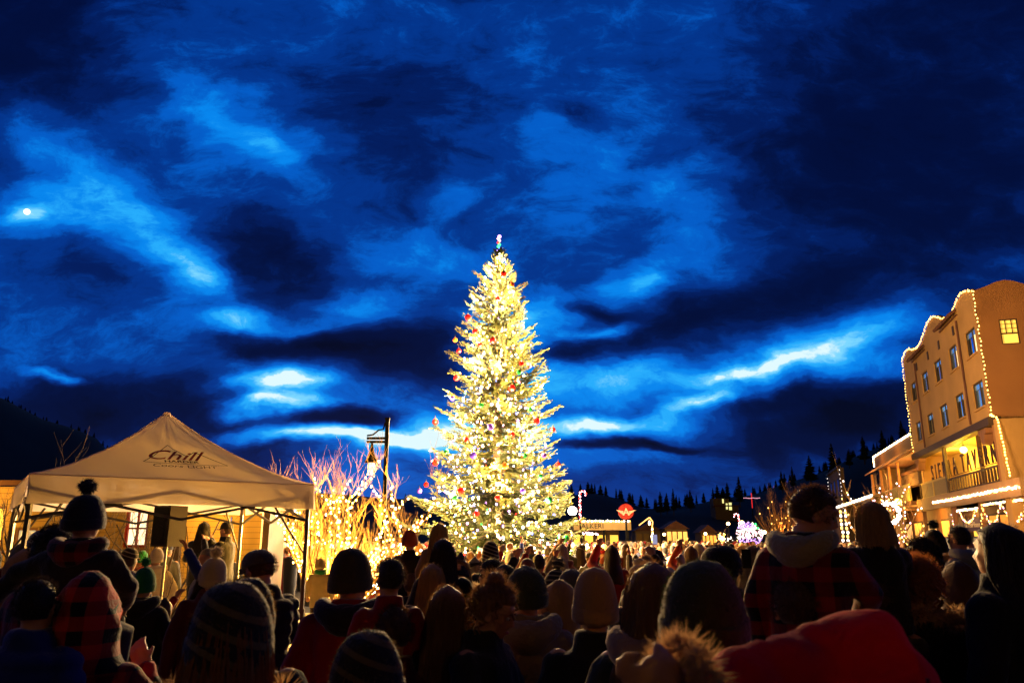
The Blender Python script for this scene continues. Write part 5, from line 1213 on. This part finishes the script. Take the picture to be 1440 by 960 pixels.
P_('child in a dark patterned headband hat with fur edges at the lower left',333,808,2.35,hat='beanie',hat_m=K['band'],hair='long',hair_m=M_hair['ginger'],coat_m=K['black'],fur_m=K['fur'],head=(0,12,0),vox=.010,hs=1.1)
P_('person in a black beanie with a pale rim behind the child at the lower left',352,806,3.2,hat='beanie',hat_m=K['black'],hair='short',hair_m=M_hair['blond'],coat_m=K['black'],vox=.012)
P_('child in a dark tall hat riding on shoulders in front of the tent',127,677,3.95,H=1.22,seat=True,hat='pompom',hat_m=K['navy'],coat_m=K['black'],hood='down',hood_m=K['plaiddark'],arms=('out','knees'),hs=1.14,vox=.010,group='children riding on shoulders',width=1.12)
P_('person in a red and black buffalo check hood below the riding child',136,797,3.45,hood='up',hood_m=K['plaidbig'],coat_m=K['plaidbig'],arms=('hold','hold'),vox=.008)
P_('person in dim red plaid sleeve left of the riding child',84,738,4.3,H=1.9,hair='short',hair_m=M_hair['black'],coat_m=K['plaiddark'],arms=('down','down'),vox=.013,yaw=-20)
P_('person in a blue jacket at the lower left edge',58,812,3.3,hair='short',hair_m=M_hair['black'],coat_m=K['blue'],vox=.012,H=1.45,puffer=True)
P_('person in a red jacket with tan fur hood near the left tent leg',45,768,6.0,hood='up',hood_m=K['tan'],coat_m=K['darkred'],fur_m=K['furpale'],vox=.014,width=1.1)
P_('person with a white cloth hat near the left tent leg',64,744,6.6,hat='flatcap',hat_m=K['white'],coat_m=K['black'],vox=.014,H=1.95)
P_('man in a cap and black puffer jacket looking down at the right tent leg',372,770,6.0,hat='cap',hat_m=K['grey'],hair='short',coat_m=K['black'],puffer=True,yaw=52,head=(-18,5,0),face=True,vox=.010,width=1.15,arms=('pockets','front'))
P_('woman in a cream pompom hat with ear strings under the tent edge',302,765,6.6,hat='pompom',hat_m=K['cream'],hair='long',hair_m=M_hair['dark'],coat_m=K['darkred'],female=True,vox=.012,yaw=-150,face=True,head=(-25,0,0))
P_('musician with long dark hair standing on the stage behind the tent',288,733,13.2,H=1.72,hair='long',hair_m=M_hair['black'],coat_m=K['black'],vox=.014,arms=('front','phone'),female=True,yaw=10,group='people on the stage')
P_('person raising a phone to the face on the stage behind the tent',319,733,13.0,H=1.72,hat='cap',coat_m=K['black'],vox=.014,arms=('phone','phone'),yaw=80,group='people on the stage',face=True)
P_('small child in yellow coat and red boots standing on the planter',452,783,12.6,H=1.08,hat='beanie',hat_m=K['yellow'],hair='short',hair_m=M_hair['blond'],coat_m=K['yellow'],hem=.66,hs=1.2,arms=('down','down'),shoe_m=mat('red_boot',(.55,.02,.012),.4,.2,5,.1,30),legs_m=cloth('dark_tights',(.03,.012,.015)),vox=.012,width=1.15,group=None,scarf_m=K['greenhat'])
P_('child in an orange knit hat and black coat riding on shoulders before the lit tree',577,743,8.0,H=1.12,seat=True,hat='beanie',hat_m=K['orange'],hair='short',hair_m=M_hair['blond'],coat_m=K['black'],hs=1.18,arms=('hold','out'),vox=.012,group='children riding on shoulders')
P_('adult carrying the child in the orange hat',580,803,7.95,H=1.70,hair='short',coat_m=K['navy'],arms=('hold','hold'),vox=.018)
P_('girl with long blond hair riding high in front of the decorated fir',618,735,7.4,H=1.15,seat=True,hair='long',hair_m=M_hair['blond'],coat_m=K['tan'],hs=1.15,female=True,vox=.012,group='children riding on shoulders')
P_('woman with long dark hair standing before the blond girl',624,756,6.6,H=1.75,hair='long',hair_m=M_hair['dark'],coat_m=K['black'],female=True,vox=.012)
P_('smiling woman in a pointed dark beanie facing the camera left of the fir trunk',645,769,7.2,hat='cone_beanie',hat_m=K['navy'],hair='long',hair_m=M_hair['light'],coat_m=K['black'],female=True,yaw=168,face=True,head=(6,0,0),vox=.010,fur_m=K['furpale'])
P_('girl with long straight blond hair seen from behind in the centre left crowd',608,792,6.3,hair='long',hair_m=M_hair['blond'],coat_m=K['grey'],female=True,vox=.012)
P_('man with dark short hair in profile left of the green beanie',690,784,6.6,hair='short',hair_m=M_hair['black'],coat_m=K['black'],vox=.012,yaw=60,face=True)
P_('person in a plain black beanie behind the green beanie',710,791,5.9,hat='beanie',hat_m=K['black'],coat_m=K['black'],vox=.012)
P_('person in a dark striped beanie looking left behind the tan beanie',782,786,6.2,hat='pompom',hat_m=K['stripe'],hair='long',hair_m=M_hair['dark'],coat_m=K['black'],yaw=55,face=True,female=True,vox=.012)
P_('person in a grey beanie and pale hood behind the tan beanie',803,797,5.6,hat='beanie',hat_m=K['grey'],coat_m=K['cream'],vox=.013)
P_('woman in a wrapped cream knit turban hat right of the tan beanie',902,789,6.2,hat='turban',hat_m=K['cream'],hair='short',coat_m=K['grey'],female=True,vox=.012,hood='down',hood_m=K['cream'])
P_('person with a knitted headband and light hair in the right centre crowd',907,780,8.2,hat='headband',hat_m=K['brown'],hair='short',hair_m=M_hair['light'],coat_m=K['black'],vox=.014,arms=('down','up'))
P_('boy with brown hair in a red plaid jacket with cream hood riding on shoulders',1124,680,3.05,H=1.18,seat=True,hair='short',hair_m=M_hair['brown'],coat_m=K['plaid'],hood='down',hood_m=K['fleece'],hs=1.14,yaw=-38,head=(-22,-58,0),face=True,arms=('down','knees'),vox=.009,width=1.12,group='children riding on shoulders')
P_('adult in black puffer jacket carrying the boy in plaid',1115,800,3.05,H=1.74,hair='short',coat_m=K['black'],puffer=True,arms=('hold','hold'),vox=.013)
P_('girl with a blond bob in a black coat riding on shoulders before the lit wing',1222,704,4.1,H=1.16,seat=True,hair='bob',hair_m=M_hair['blond'],coat_m=K['black'],hs=1.14,arms=('down','knees'),female=True,vox=.010,group='children riding on shoulders',width=1.1)
P_('adult carrying the girl with the blond bob',1222,800,4.1,H=1.74,hair='short',coat_m=K['black'],arms=('hold','hold'),vox=.014)
P_('small child in a red pointed knit hat at the lower right',1228,824,4.4,hat='cone_beanie',hat_m=K['redhat'],coat_m=K['grey'],hs=1.15,vox=.012)
P_('woman with curly ginger hair and glasses at the lower right',1287,784,4.2,hair='curly',hair_m=M_hair['ginger'],coat_m=K['black'],female=True,yaw=-20,head=(0,-30,0),face=True,vox=.011,fur_m=K['fur'])
P_('man with dark wavy hair and beard turned to the left at the right',1296,757,6.6,hair='curly',hair_m=M_hair['black'],coat_m=K['black'],yaw=110,head=(-8,0,0),face=True,vox=.012)
P_('person in a black beanie and scarf before the yellow shop window',1310,733,8.6,hat='pompom',hat_m=K['black'],hair='short',hair_m=M_hair['ginger'],coat_m=K['black'],vox=.014,H=1.85,fur_m=K['fur'])
P_('person carrying a child, pale grey hood, in front of the maroon sign',1345,738,8.4,hair='short',hair_m=M_hair['dark'],coat_m=K['lightgrey'],hood='down',hood_m=K['lightgrey'],vox=.014,H=1.85,yaw=35,arms=('hold','front'))
P_('tall woman with long straight dark hair in black at the right edge',1398,734,4.0,hair='long',hair_m=M_hair['black'],coat_m=K['black'],female=True,vox=.011,H=1.86,yaw=30,width=1.1)
P_('person in a wide dark flat hat right of the big beanie',1012,765,4.9,hat='flatcap',hat_m=K['black'],hair='short',hair_m=M_hair['black'],coat_m=K['black'],vox=.012,H=1.86,width=1.12)
P_('person in a white cap and red jacket far behind the big black beanie',981,763,13,hat='beanie',hat_m=K['white'],coat_m=K['redhat'],vox=.016)
P_('woman with brown hair taking a photo left of the boy in plaid',1060,766,7.0,hair='long',hair_m=M_hair['light'],coat_m=K['brown'],female=True,vox=.012,arms=('phone','phone'),yaw=-60,face=True)
P_('person with dark hair behind the plaid boy shoulder',1042,766,8.0,hair='short',hair_m=M_hair['blond'],coat_m=K['olive'],vox=.014)
# ---- person in red bending in the bottom right foreground
def red_figure():
    p=at(1195,868,1.75); root=empty('person',(p.x,1.75,0),0,'person in a bright red jacket with a fur cuff reaching left along the bottom edge','person','crowd watching the fir')
    zs=p.z; mb=MB(); e=at(1010,922,1.62); wv=at(955,938,1.55); hnd=at(925,940,1.5)
    L=lambda v:Vector((v.x-p.x,v.y-1.75,v.z))
    sh=Vector((-.10,0,zs-.12)); E=L(e)-Vector((0,0,.07)); W=L(wv)-Vector((0,0,.03))
    sh2=Vector((.13,.12,zs-.2)); E2=(.17,.2,1.15); W2=(.14,.32,.95); cx=.02
    bm_=MB(); bm_.rings(ell_rings([(.80,cx,0,.14,.10),(.95,cx,0,.13,.10),(1.15,cx,0,.14,.1),(zs-.22,cx,.0,.13,.1),(zs-.12,cx+.01,.03,.08,.07)],16)); bm_.tube([sh,sh.lerp(E,.5),E,W],[.055,.05,.042,.03],10); bm_.tube([sh2,E2,W2],[.05,.045,.03],10); frame_hand(bm_,W,E,1,.5); frame_hand(bm_,W2,E2,1,.5)
    for s in (-1,1): bm_.tube([(cx+s*.085,0,.85),(cx+s*.1,.02,.48),(cx+s*.1,0,.08),],[.09,.06,.04],10); bm_.tube([(cx+s*.1,-.02,.05),(cx+s*.11,.14,.045)],[.04,.03],8)
    bm_.tube([(cx,.05,zs-.17),(cx+.03,.20,zs-.20)],[.06,.055],10); bm_.ball((cx+.04,.25,zs-.22),(.08,.1,.1),16,12)
    link('body',remesh(bm_,.012,2,None,M_skin,'body'),root)
    mb.rings(ell_rings([(.72,cx,0,.19,.15),(.95,cx,0,.17,.14),(1.15,cx,0,.17,.14),(zs-.25,cx,.01,.17,.14),(zs-.12,cx,.01,.145,.12),(zs-.03,cx-.01,.01,.10,.085),(zs,cx-.01,.01,.06,.05)],20))
    mb.ball(sh,.085,12,9); mb.tube([sh,sh.lerp(E,.35)+Vector((0,0,.01)),sh.lerp(E,.7),E,E.lerp(W,.6),W],[.082,.083,.079,.070,.066,.052],14); mb.ball(sh2,.075,10,8); mb.tube([sh2,E2,W2],[.075,.065,.055],12)
    link('coat',remesh(mb,.014,2,lambda c:.020*noise.noise((c.x*7,c.y*7,c.z*7))+.012*noise.noise((c.x*18,c.y*14,c.z*16+4))-.010*max(0,math.sin(c.x*34+c.z*12+3*noise.noise((c.x*5,c.y*5,c.z*5))))**4,cloth('scarlet_coat',(.62,.006,.012),sheen=.0),'coat'),root)
    r=random.Random(4); fm=MB(); P=[]; d=(W-E).normalized(); a=d.orthogonal().normalized(); b=d.cross(a)
    for i in range(50):
        t=i*.1257; c=W+d*.0+(a*math.cos(t)+b*math.sin(t))*.062
        for _ in range(8): v=Vector((r.gauss(0,1),r.gauss(0,1),r.gauss(0,1))).normalized(); P.append((c+v*.016,v))
    fuzz(fm,P,3200,.04,.0016,r); fm.obj('fur_cuff',K['fur'],root,fix=False)
    MB().tube([(-.07,0,.85),(-.08,.02,.48),(-.08,0,.1)],[.11,.08,.07],10).tube([(.11,0,.85),(.12,.02,.48),(.12,0,.1)],[.11,.08,.07],10).obj('trousers',M_jean,root,True,fix=False)
    MB().tube([(-.08,-.06,.05),(-.09,.15,.045)],.05,8).tube([(.12,-.06,.05),(.13,.15,.045)],.05,8).obj('footwear',M_shoe,root,True,fix=False)
    hh=hood_mesh(random.Random(3),False,down=False) if False else None
    rr=RR(5); rr.seed_=2.1; hat=hat_mesh('beanie',rr,True); M_=Matrix.Translation((.06,.24,zs-.2))@Matrix.Rotation(R(-60),4,'X')@Matrix.Diagonal((1.05,1.05,1.05,1))@Matrix.Translation((0,.014,-1.648)); hat.v=[tuple(M_@Vector(v)) for v in hat.v]; 
    for (p0_,p1_) in (((sh.x-.02,sh.y-.086,sh.z+.02),(cx-.02,-.135,.9)),((cx+.07,-.12,zs-.1),(cx+.08,-.145,.85))): MB().tube([p0_,Vector(p0_).lerp(Vector(p1_),.5)+Vector((0,-.014,0)),p1_],.004,5).obj('seam',K['darkred'],root,True,fix=False)
    hat.obj('hood',cloth('scarlet_coat',(.62,.006,.012),sheen=.0),root,True,fix=False)
red_figure()
# ---- glowing phones held up
def phone(label,px,py,Y,yaw=0,lit=(.5,.6,1)):
    p=at(px,py,Y); o=empty('phone',p,R(yaw),label,'phone','phones held up in the crowd')
    MB().box((-.037,0,-.075),(.037,.008,.075)).obj('case',M_metal,o); MB().box((-.033,-.0025,-.068),(.033,-.0005,.068)).obj('screen',mat('phone_screen',(.5,.6,1),emit=lit,es=.5),o)
phone('lit phone held up in front of the far crowd right of the headband',921,758,12.0)
phone('phone raised on the stage behind the tent',325,733,12.7,-60)
phone('phone held between two people left of the boy in plaid',1050,785,6.6,150)
# ================================================================ the far crowd
AR=[]
specs=[('beanie','short','m'),('pompom','short','f'),(None,'short','m'),(None,'long','f'),('tall_beanie','short','m'),(None,'bob','f'),('cap','short','m'),('hood','short','m'),(None,'longwavy','f'),('beanie','long','f'),(None,'bun','f'),('headband','long','f')]
PRE=[o.name for o in sc.objects]
for i,(h_,ha,sx_) in enumerate(specs):
    for ar in ((('down','down'),('pockets','pockets'),('up','down'))[i%3],):
        o=person('x',720,770,10,H=1.75,hat=None if h_=='hood' else h_,hair=ha,hood='up' if h_=='hood' else ('down' if i%4==1 else None),arms=ar,vox=.026,female=sx_=='f',hat_m=K['black'],group=None)
        o.location=(0,0,0); AR.append((o,h_,ha))
COATS=[('black','black',8),('navy','navy',5),('red','red',8),('maroon','darkred',3),('brown','brown',3),('olive','olive',3),('grey','grey',4),('tan','tan',2),('cream','cream',2),('blue','blue',2),('orange','orange',1),('pink','pink',1)]
HATS=[('black','black'),('red','redhat'),('cream','cream'),('grey','grey'),('tan','tan'),('green','greenhat'),('white','white'),('navy','navy'),('striped','stripe'),('orange','orange')]
HAIRS=['brown','dark','black','blond','light','ginger','grey']
rc=random.Random(77)
taken=[(o.location.x,o.location.y) for o in sc.objects if o.parent is None and o.name.startswith('person') and o.location.y>1]
used=set()
WHERE=[(130,'by left tent leg'),(240,'under the tent'),(340,'near the stage'),(440,'by right tent leg'),(530,'before lit bare tree'),(600,'left of fir'),(680,'below fir left half'),(760,'below fir right half'),(830,'by candy cane'),(900,'below lettered canopy'),(970,'right of round sign'),(1050,'below purple lights'),(1130,'near orange tree'),(1200,'before awning shop'),(1280,'before lower wing'),(1360,'before the tavern'),(1600,'at right edge')]
def where(px):
    for a,b in WHERE:
        if px<a: return b
    return WHERE[-1][1]
def crowd_copy(x,y,force=None):
    o,h_,ha=AR[rc.randrange(len(AR))] if force is None else AR[force]
    a,b,c=0,0,0
    v=Vector((x,y,1.7)); f=v.y*cp+(1.7-CZ)*sp; px=720+x/ f*F
    for _ in range(60):
        cn,ck,_w=rc.choices(COATS,[c[2] for c in COATS])[0]; hn,hk=HATS[rc.randrange(len(HATS))]; hr=rc.choice(HAIRS)
        dep='near rows' if y<10 else ('middle rows' if y<16 else 'back rows')
        hd={'beanie':hn+' beanie','pompom':hn+' pompom hat','tall_beanie':'tall '+hn+' beanie','cone_beanie':'pointed '+hn+' hat','cap':hn+' cap','hood':cn+' hood up','headband':hn+' headband'}.get(h_) or {'short':'short %s hair','long':'long %s hair','bob':'%s bob','longwavy':'wavy %s hair','bun':'%s hair bun'}[ha]%hr
        lab='%s coat, %s, %s, %s'%(cn,hd,dep,where(px))
        if lab not in used: break
    used.add(lab)
    r_=o.copy(); COL.objects.link(r_); r_.location=(x,y,0); r_['label']='person in '+lab; r_['group']='crowd in the square'; r_['category']='person'
    s=rc.uniform(.92,1.06) if rc.random()<.85 else rc.uniform(.75,.9); r_.scale=(s,s,s); r_.rotation_euler=(0,0,R(rc.gauss(0,22) if rc.random()<.85 else rc.uniform(0,360)))
    for ch in o.children:
        q=ch.copy(); COL.objects.link(q); q.parent=r_
        st_=ch.name.split('.')[0]; m_=None
        if st_=='coat' or st_=='hood': m_=K[ck]
        elif st_=='hair': m_=M_hair[hr]
        elif st_ in('beanie','cap','headband'): m_=K[hk]
        if m_ is not None and q.material_slots: q.material_slots[0].link='OBJECT'; q.material_slots[0].material=m_
cnt=0
def free(x,y,d): return all((x-a)**2+(y-b)**2>d*d for a,b in taken)
def try_row(y,dens,ylo):
    global cnt
    x=-.72*y+rc.uniform(0,.5)
    while x<.70*y:
        X_=x+rc.uniform(-.15,.15); Y_=y+rc.uniform(-.25,.25)
        ok=free(X_,Y_,.5) and rc.random()<dens+(.2 if X_<-.3*Y_ else 0) and not (PX0-.2<X_<PX1+.2 and PY0-.3<Y_<PY1+.3) and not (X_*X_+(Y_-26)**2<7) and not(Y_>17.3 and X_<-4.4) and abs(X_+.0-lp.location.x)+abs(Y_-20)>.5 and not (7.3<X_<10 and 11.5<Y_<17) and not (Y_<13.5 and 395<720+X_/Y_*1134<505)
        if ok and cnt<246: crowd_copy(X_,Y_); taken.append((X_,Y_)); cnt+=1
        x+=rc.uniform(.55,.85) if y<14 else rc.uniform(.7,1.2)
for y,dn in ((5.3,.35),(6.1,.45),(7.0,.6),(8.0,.7),(9.1,.8),(10.2,.85),(11.4,.85),(12.7,.85),(14.2,.85),(15.8,.85),(17.6,.85),(19.6,.85),(22,.85)): try_row(y,dn,y)
# beyond the nearest three hundred: one mass of small far figures
fc=MB(); fi=[]; rf=random.Random(5); ms=[K['black'],K['navy'],K['red'],K['brown'],K['tan'],K['grey'],K['cream'],M_skin,M_hair['dark'],M_hair['light']]
y=22.5
while y<52:
    x=-.3*y
    while x<.6*y:
        X_=x+rf.uniform(-.3,.3); Y_=y+rf.uniform(-.4,.4); x+=rf.uniform(.6,1.0)
        if X_*X_+(Y_-26)**2<8 or not free(X_,Y_,.5) or (wpt(0,0,0).x*0+ (X_-O[0])*N[0]+(Y_-O[1])*N[1])<3: continue
        s=rf.uniform(.93,1.05); f0=len(fc.f); cm=rf.randrange(7); T_=lambda z:z*s
        fc.rings([[(X_+rx*math.cos(t),Y_+ry*math.sin(t),T_(z)) for t in [2*math.pi*k/8 for k in range(8)]] for z,rx,ry in ((.05,.14,.12),(.8,.19,.14),(1.2,.20,.15),(1.4,.22,.13),(1.47,.09,.08))]); fi+= [cm]*(len(fc.f)-f0); f0=len(fc.f)
        fc.ball((X_,Y_+.02,T_(1.60)),(.075,.09,.12),8,6); fi+=[7]*(len(fc.f)-f0); f0=len(fc.f)
        fc.ball((X_,Y_-.015,T_(1.655)),(.095,.11,.115),8,6); fi+=[rf.choice((0,2,3,4,5,6,8,8,9,9))]*(len(fc.f)-f0)
    y+=rf.uniform(1.0,1.8)
me=fc.mesh('far_crowd',ms,True); me.polygons.foreach_set('material_index',fi); tag(link('distant_crowd',me),'mass of tiny figures at the far end of the square','crowd',kind='stuff')
print('crowd',cnt)
for o,_,_ in AR: GARB+=list(o.children)+[o]
bpy.data.scenes.remove(TMP)
bpy.data.batch_remove(GARB)
# workbench scene removed
# ================================================================ labels that would repeat get told apart by their order in the photo
from bpy_extras.object_utils import world_to_camera_view as wcv
bpy.context.view_layer.update()
ORD='first second third fourth fifth sixth seventh eighth ninth tenth eleventh twelfth thirteenth fourteenth fifteenth sixteenth seventeenth eighteenth nineteenth twentieth'.split()
TENS=['twenty','thirty','forty']
for t in TENS:
    ORD+=[t[:-1]+'ieth']*0+[t+' '+x for x in 'first second third fourth fifth sixth seventh eighth ninth'.split()]
by={}
for o in sc.objects:
    if o.parent is None and o.get('label'): by.setdefault(o['label'],[]).append(o)
for l,os_ in by.items():
    if len(os_)<2: continue
    os_.sort(key=lambda o:wcv(sc,camo,o.matrix_world.translation).x)
    for i,o in enumerate(os_):
        o['label']='%s from the left: %s'%(ORD[i],l) if len(os_)>2 else ('left' if i==0 else 'right')+' one of two: '+l


for o in sc.objects:
    if o.get('label') and len(o['label'].split())>16: print('LONG',len(o['label'].split()),o.name,o['label'])
